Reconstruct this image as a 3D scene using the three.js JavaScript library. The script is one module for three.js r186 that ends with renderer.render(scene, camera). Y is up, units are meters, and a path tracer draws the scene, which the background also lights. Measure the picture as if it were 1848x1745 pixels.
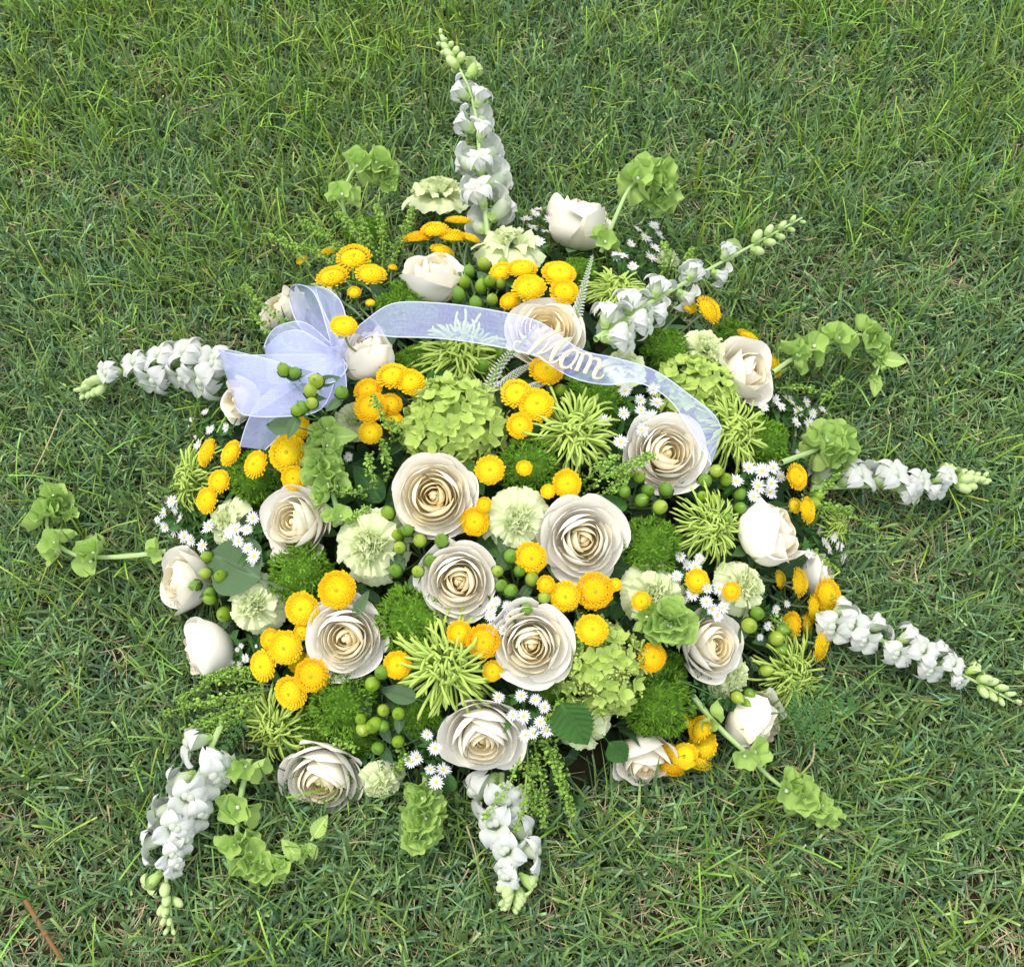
import * as THREE from 'three';
import { mergeGeometries } from 'three/addons/utils/BufferGeometryUtils.js';
import { ImprovedNoise } from 'three/addons/math/ImprovedNoise.js';

// ---------------------------------------------------------------- camera, sky, sun, exposure
const W = 1848, H = 1745;                                   // pixels of the photograph
const scene = new THREE.Scene();
const camera = new THREE.PerspectiveCamera(47.5, W / H, 0.05, 200);
const AIM = new THREE.Vector3(0, 0.1, 0), PITCH = 58 * Math.PI / 180, DIST = 1.4;
camera.position.set(0, AIM.y + DIST * Math.sin(PITCH), DIST * Math.cos(PITCH));
camera.lookAt(AIM);
camera.updateMatrixWorld(true);
const renderer = new THREE.WebGLRenderer({ antialias: true });
renderer.setSize(1024, 966);
renderer.toneMapping = THREE.LinearToneMapping;
renderer.toneMappingExposure = 1.4;
renderer.shadowMap.enabled = true;

{ // bright, even overcast sky: a little brighter overhead, faintly blue
  const w = 64, h = 32, d = new Float32Array(w * h * 4);
  for (let y = 0; y < h; y++) for (let x = 0; x < w; x++) {
    const e = Math.max(0, Math.sin(((y + 0.5) / h - 0.5) * Math.PI)), k = 0.72 + 0.5 * e;
    d.set([0.96 * k, 0.985 * k, 1.04 * k, 1], (y * w + x) * 4);
  }
  const t = new THREE.DataTexture(d, w, h, THREE.RGBAFormat, THREE.FloatType);
  t.mapping = THREE.EquirectangularReflectionMapping;
  t.magFilter = THREE.LinearFilter;
  t.needsUpdate = true;
  scene.background = t;
  scene.environment = t;
}
const sun = new THREE.DirectionalLight(0xfff4e2, 1.4);
sun.position.set(-1.6, 3.4, -0.6);
sun.target.position.set(0, 0, 0);
sun.castShadow = true;
sun.shadow.radius = 30;
Object.assign(sun.shadow.camera, { left: -2.5, right: 2.5, top: 2.5, bottom: -2.5, near: 0.1, far: 10 });
scene.add(sun, sun.target);

// ---------------------------------------------------------------- helpers
let seed = 12345;
const reseed = (s) => { seed = s >>> 0; };
const rnd = () => { seed = (seed + 0x6d2b79f5) | 0; let t = Math.imul(seed ^ (seed >>> 15), 1 | seed); t = (t + Math.imul(t ^ (t >>> 7), 61 | t)) ^ t; return ((t ^ (t >>> 14)) >>> 0) / 4294967296; };
const rr = (a, b) => a + (b - a) * rnd();
const lerp = (a, b, t) => a + (b - a) * t;
const clamp = (x, a = 0, b = 1) => Math.min(b, Math.max(a, x));
const sstep = (a, b, x) => { const t = clamp((x - a) / (b - a)); return t * t * (3 - 2 * t); };
const V = (x, y, z) => new THREE.Vector3(x, y, z);
const noise = new ImprovedNoise();
const GOLDEN = 2.399963;

const FOCAL = (H / 2) / Math.tan(camera.fov * Math.PI / 360);
const MOUND = V(-0.012, 0, -0.03), RAD = V(0.42, 0.22, 0.425);   // the mound of flowers: half an ellipsoid on the lawn
const AX = V(1, 0, 0).transformDirection(camera.matrixWorld), AY = V(0, 1, 0).transformDirection(camera.matrixWorld), AZ = V(0, 0, 1).transformDirection(camera.matrixWorld);
const ray = (px, py) => AX.clone().multiplyScalar((px - W / 2) / FOCAL).addScaledVector(AY, -(py - H / 2) / FOCAL).sub(AZ);
const atY = (px, py, y) => { const d = ray(px, py); return camera.position.clone().addScaledVector(d, (y - camera.position.y) / d.y); };
// the point of the mound's skin (raised by lift metres) in the direction of a pixel; beyond its rim the point just over the lawn
function onMound(px, py, lift = 0) {
  const d = ray(px, py), r = V(RAD.x + lift, RAD.y + lift, RAD.z + lift), o = camera.position.clone().sub(MOUND).divide(r), e = d.clone().divide(r);
  const a = e.dot(e), b = o.dot(e), c = o.dot(o) - 1, q = b * b - a * c;
  if (q > 0) {
    const p = camera.position.clone().addScaledVector(d, (-b - Math.sqrt(q)) / a);
    if (p.y > 0.045) return p;
  }
  return atY(px, py, Math.max(0.045, 0.045 + lift));
}
const skinNormal = (p) => { const q = p.clone().sub(MOUND); q.y = Math.max(q.y, 0.05); return q.divide(RAD).divide(RAD).normalize(); };
const size = (px, p) => px * camera.position.clone().sub(p).dot(AZ) / FOCAL;
const facing = (f, p) => {
  if (!f) return skinNormal(p);
  const z = f.length > 2 ? f[2] : Math.sqrt(Math.max(0.0, 1 - f[0] * f[0] - f[1] * f[1]));
  return AX.clone().multiplyScalar(f[0]).addScaledVector(AY, f[1]).addScaledVector(AZ, z).normalize();
};
const turnTo = (dir, spin = 0) => new THREE.Quaternion().setFromUnitVectors(V(0, 1, 0), dir).multiply(new THREE.Quaternion().setFromAxisAngle(V(0, 1, 0), spin));

const counts = {};
const numbered = (n) => { const k = counts[n] = (counts[n] ?? -1) + 1; return k ? n + '_' + String(k).padStart(3, '0') : n; };
function thing(name, label, category, group, pos, quat, scale = 1) {
  const o = new THREE.Group();
  o.name = numbered(name);
  o.userData = { label, category };
  if (group) o.userData.group = group;
  if (pos) o.position.copy(pos);
  if (quat) o.quaternion.copy(quat);
  o.scale.setScalar(scale);
  scene.add(o);
  return o;
}
function part(name, geo, mat, parent, stuff) {
  const m = new THREE.Mesh(geo, mat);
  m.name = name;
  m.castShadow = m.receiveShadow = true;
  if (stuff) m.userData.kind = 'stuff';
  parent?.add(m);
  return m;
}
// a sheet from f(u, v) -> [x, y, z], u and v in 0..1; c(u, v) -> colour
function sheet(f, nu, nv, c) {
  const p = [], uv = [], col = [], ix = [];
  for (let j = 0; j <= nv; j++) for (let i = 0; i <= nu; i++) {
    const u = i / nu, v = j / nv;
    p.push(...f(u, v)); uv.push(u, v); col.push(...(c ? c(u, v) : [1, 1, 1]));
    if (i < nu && j < nv) { const a = j * (nu + 1) + i, b = a + 1, d = a + nu + 1, e = d + 1; ix.push(a, b, d, b, e, d); }
  }
  const g = new THREE.BufferGeometry();
  g.setAttribute('position', new THREE.Float32BufferAttribute(p, 3));
  g.setAttribute('uv', new THREE.Float32BufferAttribute(uv, 2));
  g.setAttribute('color', new THREE.Float32BufferAttribute(col, 3));
  g.setIndex(ix);
  g.computeVertexNormals();
  return g;
}
const tint = (g, c) => { const n = g.attributes.position.count, a = new Float32Array(n * 3); for (let i = 0; i < n; i++) a.set(c, i * 3); g.setAttribute('color', new THREE.Float32BufferAttribute(a, 3)); return g; };
const ball = (r, w = 10, h = 7, c = [1, 1, 1]) => tint(new THREE.SphereGeometry(r, w, h), c);
// a round stalk through points, tapering from r0 to r1
function stalk(pts, r0, r1, sides = 6, n = 8) {
  const curve = new THREE.CatmullRomCurve3(pts), P = [], N = [];
  let up = V(0.3, 0.2, 0.93);
  const rows = [];
  for (let j = 0; j <= n; j++) {
    const t = curve.getTangent(j / n), c = curve.getPoint(j / n);
    const a = up.clone().addScaledVector(t, -up.dot(t));
    if (a.lengthSq() < 1e-6) a.set(t.y, -t.x, 0.01);
    a.normalize(); up = a.clone();
    rows.push([c, a, t.clone().cross(a), lerp(r0, r1, j / n)]);
  }
  return sheet((u, v) => { const [c, a, b, r] = rows[Math.round(v * n)], w = u * Math.PI * 2; return c.clone().addScaledVector(a, r * Math.cos(w)).addScaledVector(b, r * Math.sin(w)).toArray(); }, sides, n);
}
const M4 = (pos, quat, s = 1) => new THREE.Matrix4().compose(pos, quat, typeof s === 'number' ? V(s, s, s) : s);
const moved = (g, m) => g.clone().applyMatrix4(m);
const axisTurn = (ax, a) => new THREE.Quaternion().setFromAxisAngle(ax, a);
const YUP = V(0, 1, 0), XUP = V(1, 0, 0);

// ---------------------------------------------------------------- materials
function grain(fn, n = 128) {            // a grey relief texture from fn(u, v) -> 0..1
  const d = new Uint8Array(n * n * 4);
  for (let y = 0; y < n; y++) for (let x = 0; x < n; x++) { const g = 255 * clamp(fn(x / n, y / n)); d.set([g, g, g, 255], (y * n + x) * 4); }
  const t = new THREE.DataTexture(d, n, n);
  t.wrapS = t.wrapT = THREE.RepeatWrapping; t.magFilter = THREE.LinearFilter; t.needsUpdate = true;
  return t;
}
const streaks = grain((u, v) => 0.5 + 0.3 * noise.noise(u * 34, v * 3, 1) + 0.2 * noise.noise(u * 70, v * 7, 4));
const veins = grain((u, v) => { const a = Math.abs(u - 0.5) * 2, k = ((v - a * 0.28) * 9) % 1, d = Math.abs(((k + 1) % 1) - 0.5) * 2; return 0.35 + 0.5 * Math.pow(1 - d, 0.5) - 0.35 * Math.exp(-a * a * 300) + 0.15 * noise.noise(u * 30, v * 30, 2); });
const weave = grain((u, v) => 0.78 + 0.2 * noise.noise(u * 90, v * 6, 3) + 0.14 * noise.noise(u * 8, v * 100, 8), 256);
function leafy(rgb, o = {}) {
  const { through = 0.3, rough = 0.75, relief, reliefHeight = 0.00012, ...more } = o;
  const m = new THREE.MeshPhysicalMaterial({ color: new THREE.Color().setRGB(...rgb), roughness: rough, side: THREE.DoubleSide, vertexColors: true, specularIntensity: 0.5, ...more });
  if (through) { m.transmission = through; m.thickness = 0; m.roughness = 1; }
  if (relief) { m.bumpMap = relief; m.bumpScale = reliefHeight; }
  return m;
}
const MAT = {
  rose: leafy([0.98, 0.97, 0.95], { through: 0.08, relief: streaks, reliefHeight: 0.00003 }),
  carnation: leafy([0.78, 0.85, 0.52], { through: 0.2, relief: streaks, reliefHeight: 0.00013 }),
  mum: leafy([0.88, 0.64, 0.010], { through: 0.1 }),
  mumEye: leafy([0.50, 0.40, 0.02], { through: 0 }),
  trick: leafy([0.15, 0.33, 0.022], { through: 0.25 }),
  spider: leafy([0.50, 0.66, 0.14], { through: 0.15 }),
  hydrangea: leafy([0.54, 0.66, 0.19], { through: 0.2, relief: streaks, reliefHeight: 0.00011 }),
  berry: leafy([0.22, 0.36, 0.025], { through: 0, rough: 0.32, specularIntensity: 1 }),
  sepal: leafy([0.12, 0.25, 0.075], { through: 0.25 }),
  snap: leafy([0.72, 0.745, 0.72], { through: 0.28, relief: streaks, reliefHeight: 0.00011 }),
  bud: leafy([0.62, 0.76, 0.36], { through: 0.25 }),
  stem: leafy([0.22, 0.36, 0.10], { through: 0 }),
  paleStem: leafy([0.42, 0.58, 0.24], { through: 0 }),
  greyStem: leafy([0.20, 0.28, 0.14], { through: 0 }),
  bells: leafy([0.42, 0.60, 0.17], { through: 0.25, relief: streaks, reliefHeight: 0.00018 }),
  seed: leafy([0.82, 0.84, 0.78], { through: 0 }),
  daisy: leafy([0.78, 0.79, 0.82], { through: 0.12 }),
  daisyEye: leafy([0.66, 0.58, 0.06], { through: 0 }),
  thlaspi: leafy([0.30, 0.50, 0.085], { through: 0.2 }),
  leaf: leafy([0.065, 0.175, 0.036], { through: 0.2, rough: 0.55, relief: veins, reliefHeight: 0.00026 }),
  greyLeaf: leafy([0.105, 0.185, 0.085], { through: 0.2, rough: 0.6, relief: veins, reliefHeight: 0.00022 }),
  filler: leafy([0.050, 0.115, 0.036], { through: 0.15 }),
  fern: leafy([0.07, 0.18, 0.045], { through: 0.25 }),
  veronica: leafy([0.80, 0.82, 0.78], { through: 0.2 }),
  organza: new THREE.MeshPhysicalMaterial({ color: new THREE.Color().setRGB(0.55, 0.61, 0.95), roughness: 0.6, side: THREE.DoubleSide, transparent: true, opacity: 0.52, alphaMap: weave, sheen: 0.6, sheenRoughness: 0.4, sheenColor: new THREE.Color(0.8, 0.85, 1) }),
  hem: new THREE.MeshPhysicalMaterial({ color: new THREE.Color().setRGB(0.70, 0.75, 0.98), roughness: 0.5, side: THREE.DoubleSide, transparent: true, opacity: 0.85 }),
  gilt: new THREE.MeshStandardMaterial({ color: new THREE.Color().setRGB(0.62, 0.60, 0.46), metalness: 1, roughness: 0.2 }),
  straw: leafy([0.52, 0.43, 0.25], { through: 0.1 }),
  berryPale: leafy([0.32, 0.43, 0.05], { through: 0, rough: 0.35, specularIntensity: 1 }),
  berryDeep: leafy([0.15, 0.29, 0.03], { through: 0, rough: 0.3, specularIntensity: 1 }),
  mumGold: leafy([0.87, 0.58, 0.008], { through: 0.1 }),
  mumLemon: leafy([0.88, 0.68, 0.016], { through: 0.1 }),
  twig: leafy([0.24, 0.125, 0.05], { through: 0 }),
};
weave.repeat.set(1, 3);

// ---------------------------------------------------------------- the lawn
{
  const n = 512, d = new Uint8Array(n * n * 4), P = (u, v, f, z) => { // tileable noise
    const a = u * f, b = v * f; return lerp(lerp(noise.noise(a, b, z), noise.noise(a - f, b, z), u), lerp(noise.noise(a, b - f, z), noise.noise(a - f, b - f, z), u), v);
  };
  for (let y = 0; y < n; y++) for (let x = 0; x < n; x++) {
    const u = x / n, v = y / n, k = clamp(0.5 + 0.5 * P(u, v, 9, 1) + 0.5 * P(u, v, 40, 2) + 0.4 * P(u, v, 150, 3)), s = clamp(P(u, v, 60, 7) * 2.4 - 0.5);
    d.set([lerp(40, 84, k) + 50 * s, lerp(42, 78, k) + 34 * s, lerp(26, 48, k) + 22 * s, 255], (y * n + x) * 4);
  }
  const t = new THREE.DataTexture(d, n, n);
  t.colorSpace = THREE.SRGBColorSpace; t.wrapS = t.wrapT = THREE.RepeatWrapping; t.magFilter = THREE.LinearFilter; t.repeat.set(100, 100); t.needsUpdate = true;
  const ground = part('ground', new THREE.PlaneGeometry(120, 120).rotateX(-Math.PI / 2), new THREE.MeshStandardMaterial({ map: t, roughness: 1 }), scene);
  ground.userData.kind = 'structure';
}
// one tuft: a few blades springing from nearly one spot
function blade(len, wid, lean, bend, yaw, x, z, col, tipCol, cut) {
  const c = Math.cos(yaw), s = Math.sin(yaw), n = 4;
  return sheet((u, v) => {
    const a = lean + bend * v, along = len * v, out = along * Math.sin(a), up = along * Math.cos(a);
    const w = wid * (cut ? (0.75 + 0.25 * Math.sin(v * 2.6)) : Math.pow(1 - v, 0.6) * (0.6 + 0.8 * Math.min(1, v * 3)) ) * (u - 0.5), fold = Math.abs(u - 0.5) * wid * 0.5;
    return [x + out * c - w * s, Math.max(0.001, up + fold * Math.sin(a)), z + out * s + w * c];
  }, 2, n, (u, v) => v > 0.9 && cut ? tipCol : col);
}
const lawn = new THREE.Group();
lawn.name = 'lawn_grass';
lawn.userData = { label: 'mown lawn of mixed dark and yellow green blades under the flowers', category: 'grass', kind: 'stuff' };
scene.add(lawn);
const thatch = new THREE.Group();
thatch.name = 'dry_grass';
thatch.userData = { label: 'tan bits of dry cut grass lying among the green blades', category: 'dry grass', kind: 'stuff' };
scene.add(thatch);
{
  reseed(77);
  const grassMat = leafy([1, 1, 1], { through: 0, rough: 0.62 });
  const kinds = { deep: [], light: [], straw: [] };
  for (let k = 0; k < 7; k++) {
    const g = [];
    for (let i = 0; i < 10; i++) {
      const t = rr(0.55, 1.5);
      g.push(blade(i < 2 ? rr(0.045, 0.085) : rr(0.022, 0.055), rr(0.0010, 0.0032) * (i === 0 ? 1.7 : 1), rr(0.02, 0.6), rr(0.05, 0.9), rr(0, 6.283), rr(-0.018, 0.018), rr(-0.018, 0.018), [0.95 * t, t, rr(0.8, 1.15) * t], [1.5 * t, 1.35 * t, 1.6 * t], rnd() < 0.18));
    }
    kinds.deep.push(mergeGeometries(g));
  }
  for (let k = 0; k < 5; k++) {
    const g = [];
    for (let i = 0; i < 4; i++) { const t = rr(0.75, 1.2); g.push(blade(rr(0.05, 0.11), rr(0.0013, 0.0030), rr(0.0, 0.4), rr(0.0, 0.7), rr(0, 6.283), rr(-0.01, 0.01), rr(-0.01, 0.01), [t, t, t], [1.5 * t, 1.3 * t, 1.8 * t], rnd() < 0.5)); }
    kinds.light.push(mergeGeometries(g));
  }
  for (let k = 0; k < 6; k++) {
    const g = [];
    for (let i = 0; i < 3; i++) {
      const yaw = rr(0, 6.283), len = rr(0.015, 0.06), t = rr(0.6, 1.25), x = rr(-0.02, 0.02), z = rr(-0.02, 0.02), h = rr(0.006, 0.03), tilt = rr(-0.35, 0.35), bend = rr(-0.4, 0.4);
      const pts = [-0.5, 0, 0.5].map((q) => V(x + q * len * Math.cos(yaw) + bend * q * q * len * Math.sin(yaw), Math.max(0.003, h + q * len * tilt), z + q * len * Math.sin(yaw) - bend * q * q * len * Math.cos(yaw)));
      const flat = rr(0.0007, 0.0020), sx = -Math.sin(yaw) * flat, sz = Math.cos(yaw) * flat, cv = new THREE.CatmullRomCurve3(pts), tw = rr(-1, 1);
      g.push(sheet((u, v) => { const q = cv.getPoint(v), w = (u - 0.5) * (1 - 0.6 * v); return [q.x + sx * w, q.y + tw * flat * w, q.z + sz * w]; }, 1, 4, () => [t, t * rr(0.92, 1), t * rr(0.85, 1)]));
    }
    kinds.straw.push(mergeGeometries(g));
  }
  // patches of the lawn: yellow-green tufts mostly towards the back, dry thatch in drifts
  const lists = { deep: kinds.deep.map(() => []), light: kinds.light.map(() => []), straw: kinds.straw.map(() => []) };
  const c = new THREE.Color();
  const drift = (x, z, f, s) => noise.noise(x * f + s, z * f - s, s * 1.7);
  function sow(x0, x1, z0, z1, perM2, scale) {
    const total = Math.round((x1 - x0) * (z1 - z0) * perM2);
    for (let i = 0; i < total; i++) {
      const x = rr(x0, x1), z = rr(z0, z1), e = ((x - MOUND.x) / RAD.x) ** 2 + ((z - MOUND.z) / RAD.z) ** 2;
      if (e < 0.9) continue;
      const a = drift(x, z, 2.2, 3), b = drift(x, z, 6, 9), far = clamp((0.35 - z) / 1.4), dry = drift(x, z, 5, 21) + 0.6 * drift(x, z, 14, 31);
      const kLight = (0.035 + 0.30 * far * sstep(-0.25, 0.5, a + 0.5 * b + (x < -0.2 ? 0.25 : -0.08))) , kDry = 0.15 + 0.26 * sstep(-0.1, 0.6, dry);
      const q = rnd(), kind = q < kLight ? 'light' : q < kLight + kDry ? 'straw' : 'deep';
      if (kind === 'deep' && dry > 0.25 && rnd() < 0.25) continue;
      const v = lists[kind], m = M4(V(x, 0, z), axisTurn(YUP, rr(0, 6.283)), V(scale, scale * rr(0.75, 1.15), scale));
      const t = rr(0.6, 1.35), g = rnd();
      if (kind === 'deep') c.setRGB(lerp(0.100, 0.185, g) * t, lerp(0.200, 0.275, g) * t, lerp(0.092, 0.078, g) * t * rr(0.75, 1.25));
      else if (kind === 'light') c.setRGB(rr(0.15, 0.23) * t, rr(0.30, 0.37) * t, rr(0.025, 0.06) * t);
      else c.setRGB(0.50 * t, 0.44 * t, 0.26 * t);
      v[Math.floor(rnd() * v.length)].push([m, c.clone()]);
    }
  }
  sow(-1.55, 1.55, -1.6, 0.72, 6800, 1);
  sow(-3.5, 3.5, -4.2, -1.6, 1500, 1.5);
  sow(-3.5, -1.55, -1.6, 2.0, 1300, 1.5);
  sow(1.55, 3.5, -1.6, 2.0, 1300, 1.5);
  sow(-1.55, 1.55, 0.72, 2.0, 1500, 1.5);
  for (const kind of ['deep', 'light', 'straw']) lists[kind].forEach((list, k) => {
    const im = new THREE.InstancedMesh(kinds[kind][k], grassMat, list.length);
    list.forEach(([m, col], i) => { im.setMatrixAt(i, m); im.setColorAt(i, col); });
    im.name = kind === 'straw' ? 'dry_blades' : 'grass_blades';
    im.userData.kind = 'stuff';
    im.castShadow = im.receiveShadow = true;
    (kind === 'straw' ? thatch : lawn).add(im);
  });
}

// ---------------------------------------------------------------- the kinds of flower: shapes in units of the flower's radius, axis +y
const bez = (a, b, c, d, t) => { const s = 1 - t; return a * s * s * s + 3 * b * s * s * t + 3 * c * s * t * t + d * t * t * t; };
const IVORY = [0.98, 0.965, 0.915], CREAM = [1.0, 0.945, 0.77], HONEY = [1.0, 0.875, 0.55];   // dye of the petals, outer to inner
const mix3 = (a, b, t) => [lerp(a[0], b[0], t), lerp(a[1], b[1], t), lerp(a[2], b[2], t)];
function rosePetals(o) {
  reseed(o.seed);
  const out = [];
  for (let i = 0; i < o.n; i++) {
    const t = i / (o.n - 1), half = lerp(1.35, o.half ?? 0.95, Math.min(1, t * 1.6)), th0 = i * (t < 0.5 ? 2.0 : GOLDEN) + rr(-0.2, 0.2), ph = rr(0, 6.28), tip = rr(0.5, 1.2), roll = o.roll * sstep(0.4, 1.0, t) * rr(0.5, 1.5), len = rr(0.9, 1.06);
    const q = Math.pow(t, 0.85);
    const rb = lerp(0.05, o.rb, q), rm = lerp(0.07, o.rm, q), rt = lerp(0.005, o.rt, Math.pow(t, o.pw)) * rr(0.94, 1.04);
    const zt = (t < 0.45 ? lerp(o.z0, o.z1, t / 0.45) : lerp(o.z1, o.z2, (t - 0.45) / 0.55)) + rr(-0.02, 0.02), tw = rr(-0.12, 0.12);
    const open = sstep(0.52, 0.85, t), lean = 0.21 * (1 - open);
    const dye = (s) => mix3(mix3(HONEY, CREAM, sstep(0.0, o.gold ?? 0.42, t)), IVORY, sstep(o.warm, o.warm + 0.5, t * 0.75 + 0.25 * s));
    out.push(sheet((u0, v) => {
      const u = u0 * 2 - 1, a = Math.abs(u), s = v * (1 - lerp(0.14, o.arch ?? 0.36, sstep(0.3, 0.7, t)) * Math.pow(a, 2.6) + 0.06 * (o.tip ?? 1) * tip * t * Math.max(0, 1 - a * 3.5)) * len;
      let r = bez(0.07, rb, Math.max(rm, rt + lean), rt, s), y = bez(-o.h, -o.h * 0.92, lerp(zt - 0.07, -0.16 - 0.22 * t, open), zt, s);
      const edge = sstep(0.62, 1, s), wob = (o.wob ?? 0.03) * t * Math.sin(4.2 * u + ph) * edge + 0.004 * Math.sin(9 * u + ph * 2) * edge;
      r += roll * (0.16 * edge * (0.35 + a * a)) + wob * 0.8 + 0.05 * t * a * a * a * a * sstep(0.3, 1, v);
      y += wob - roll * 0.13 * edge * (0.25 + a * a);
      const th = th0 + u * half * (0.5 + 0.5 * Math.min(1, s * 1.8)) + tw * s;
      return [r * Math.cos(th), y, r * Math.sin(th)];
    }, 12, 9, (u, v) => dye(v)));
  }
  return out;
}
// kinds of bloom: wide open, open with a tight heart, half open, closed bud
const ROSES = {
  R: rosePetals({ seed: 67, gold: 0.6, n: 31, rb: 0.66, rm: 0.78, rt: 1.04, pw: 1.05, z0: 0.02, z1: 0.17, z2: -0.1, h: 0.95, roll: 0.9, warm: 0.36 }),
  S: rosePetals({ seed: 83, n: 33, rb: 0.62, rm: 0.76, rt: 1.02, pw: 1.1, z0: -0.03, z1: 0.17, z2: -0.18, h: 0.92, roll: 0.7, wob: 0.05, warm: 0.4 }),
  O: rosePetals({ seed: 5, gold: 0.75, n: 34, rb: 0.62, rm: 0.74, rt: 1.04, pw: 1.0, z0: -0.02, z1: 0.16, z2: -0.16, h: 0.95, roll: 0.9, warm: 0.5 }),
  P: rosePetals({ seed: 11, n: 30, rb: 0.66, rm: 0.78, rt: 1.03, pw: 1.15, z0: 0.0, z1: 0.18, z2: -0.12, h: 0.95, roll: 0.75, warm: 0.32 }),
  Q: rosePetals({ seed: 23, n: 36, rb: 0.6, rm: 0.76, rt: 1.04, pw: 0.95, z0: -0.06, z1: 0.14, z2: -0.2, h: 0.9, roll: 1.0, warm: 0.38 }),
  H: rosePetals({ seed: 31, half: 1.1, arch: 0.22, tip: 0.5, wob: 0.06, n: 18, rb: 0.76, rm: 0.88, rt: 0.98, pw: 1.5, z0: 0.12, z1: 0.26, z2: 0.16, h: 1.0, roll: 1.2, warm: 0.5 }),
  B: rosePetals({ seed: 47, half: 1.15, arch: 0.17, tip: 0.2, wob: 0.09, n: 17, rb: 0.98, rm: 1.0, rt: 0.62, pw: 1.2, z0: 0.22, z1: 0.45, z2: 0.55, h: 0.95, roll: 2.6, warm: 0.58 }),
};
const sepalGeo = sheet((u, v) => { const w = 0.16 * Math.sin(Math.PI * Math.min(1, 0.15 + v * 0.85)) * (u - 0.5) * 2; return [0.1 + 0.62 * v, -0.18 * v * v + 0.04 * Math.abs(u - 0.5), w]; }, 2, 5);
function star(n, geo, y) { return mergeGeometries([...Array(n)].map((_, i) => moved(geo, M4(V(0, y, 0), axisTurn(YUP, i * 6.283 / n))))); }
const roseHeart = moved(ball(0.085, 8, 6, HONEY), M4(V(0, -0.12, 0), new THREE.Quaternion(), V(1, 1.1, 1)));
const roseCalyx = mergeGeometries([star(5, sepalGeo, -0.98), moved(ball(0.17), M4(V(0, -1.0, 0), new THREE.Quaternion()))]);

// carnation: serrated, rippled fans, flat ones outside and upright ones crowded in the middle
function fan(sd, len, tilt, wide, droop, ripple) {
  reseed(sd);
  const p1 = rr(0, 6.28), p2 = rr(0, 6.28), k1 = rr(3, 6);
  return sheet((u0, v) => {
    const u = u0 * 2 - 1, saw = 1 - 0.055 * Math.abs(((u0 * 9 + p1) % 1) - 0.5) * 2 * sstep(0.7, 1, v), L = len * v * saw * (1 - 0.16 * u * u);
    const wv = ripple * v * v * (Math.sin(k1 * u + p1) + 0.5 * Math.sin(k1 * 2.1 * u + p2)), a = tilt - droop * v * v;
    const along = 0.05 + L * Math.cos(a) - wv * Math.sin(a), up = L * Math.sin(a) + wv * Math.cos(a), w = u * wide * (0.12 + 0.88 * Math.pow(v, 1.15)) * len;
    return [along, up, w];
  }, 16, 6);
}
const FANS = { outer: [1, 2, 3, 11].map((k) => fan(k * 7, 1.0, 0.25, 0.60, 0.5, 0.06)), mid: [4, 5, 6].map((k) => fan(k * 7, 0.72, 0.55, 0.56, 0.3, 0.10)), inner: [7, 8, 9, 10].map((k) => fan(k * 7, 0.36, 1.25, 0.62, -0.2, 0.17)) };
const carnCalyx = mergeGeometries([tint(new THREE.CylinderGeometry(0.17, 0.11, 0.5, 10).translate(0, -0.28, 0), [1, 1, 1]), star(5, moved(sepalGeo, M4(V(0, 0, 0), axisTurn(V(0, 0, 1), 0.9), 0.35)), 0)]);

// button mum: a low dome of tiny cupped florets, an eye in the middle, a fringe round the rim
function mumHead(sd, n, flat) {
  reseed(sd);
  const g = [];
  for (let i = 6; i < n; i++) {
    const f = Math.sqrt(i / n), phi = 1.62 * f, az = i * GOLDEN, R = Math.sin(Math.min(phi, 1.5708)), y = flat * Math.cos(phi), L = lerp(0.11, 0.30, f * f) * rr(0.85, 1.15), w = lerp(0.048, 0.105, f);
    const el = lerp(1.45, 0.05, f * f) + rr(-0.15, 0.15);
    const one = sheet((u, v) => { const uu = u * 2 - 1, x = L * v, wid = w * (0.55 + 0.45 * Math.sin(Math.min(1, v * 1.1) * 2.4)); return [x * Math.cos(el) - 0.0, x * Math.sin(el) + 0.35 * w * uu * uu, wid * uu]; }, 2, 3, (u, v) => { const k = 0.86 + 0.2 * ((i * 7) % 5) / 5; return [0.94 + 0.06 * k, k, 1]; });
    g.push(moved(one, M4(V(R * 0.86 * Math.cos(az), y - 0.02, R * 0.86 * Math.sin(az)), axisTurn(YUP, -az + rr(-0.15, 0.15)))));
  }
  return mergeGeometries(g);
}
const MUM_HEADS = [mumHead(3, 165, 0.42), mumHead(9, 145, 0.5), mumHead(15, 155, 0.36), mumHead(33, 120, 0.58), mumHead(39, 175, 0.3), mumHead(45, 135, 0.45)], MUM_BUD = mumHead(21, 120, 0.75);
const dome = (ry, r) => tint(new THREE.SphereGeometry(r, 16, 8, 0, 6.2832, 0, 1.65).scale(1, ry / r, 1), [1, 1, 1]);
const mumCore = dome(0.38, 0.84), mumEye = moved(ball(0.13, 10, 6), M4(V(0, 0.39, 0), new THREE.Quaternion(), V(1, 0.4, 1)));
const mumBack = mergeGeometries([tint(new THREE.CylinderGeometry(0.78, 0.12, 0.3, 14, 1, true).translate(0, -0.2, 0), [1, 1, 1]), ...[...Array(16)].map((_, i) => moved(sheet((u, v) => [0.14 + 0.72 * v, -0.34 + 0.32 * v, 0.09 * Math.sin(Math.PI * (0.2 + 0.8 * v)) * (u - 0.5) * 2], 1, 3), M4(V(0, -0.02, 0), axisTurn(YUP, i * 0.3927))))]);

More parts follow.
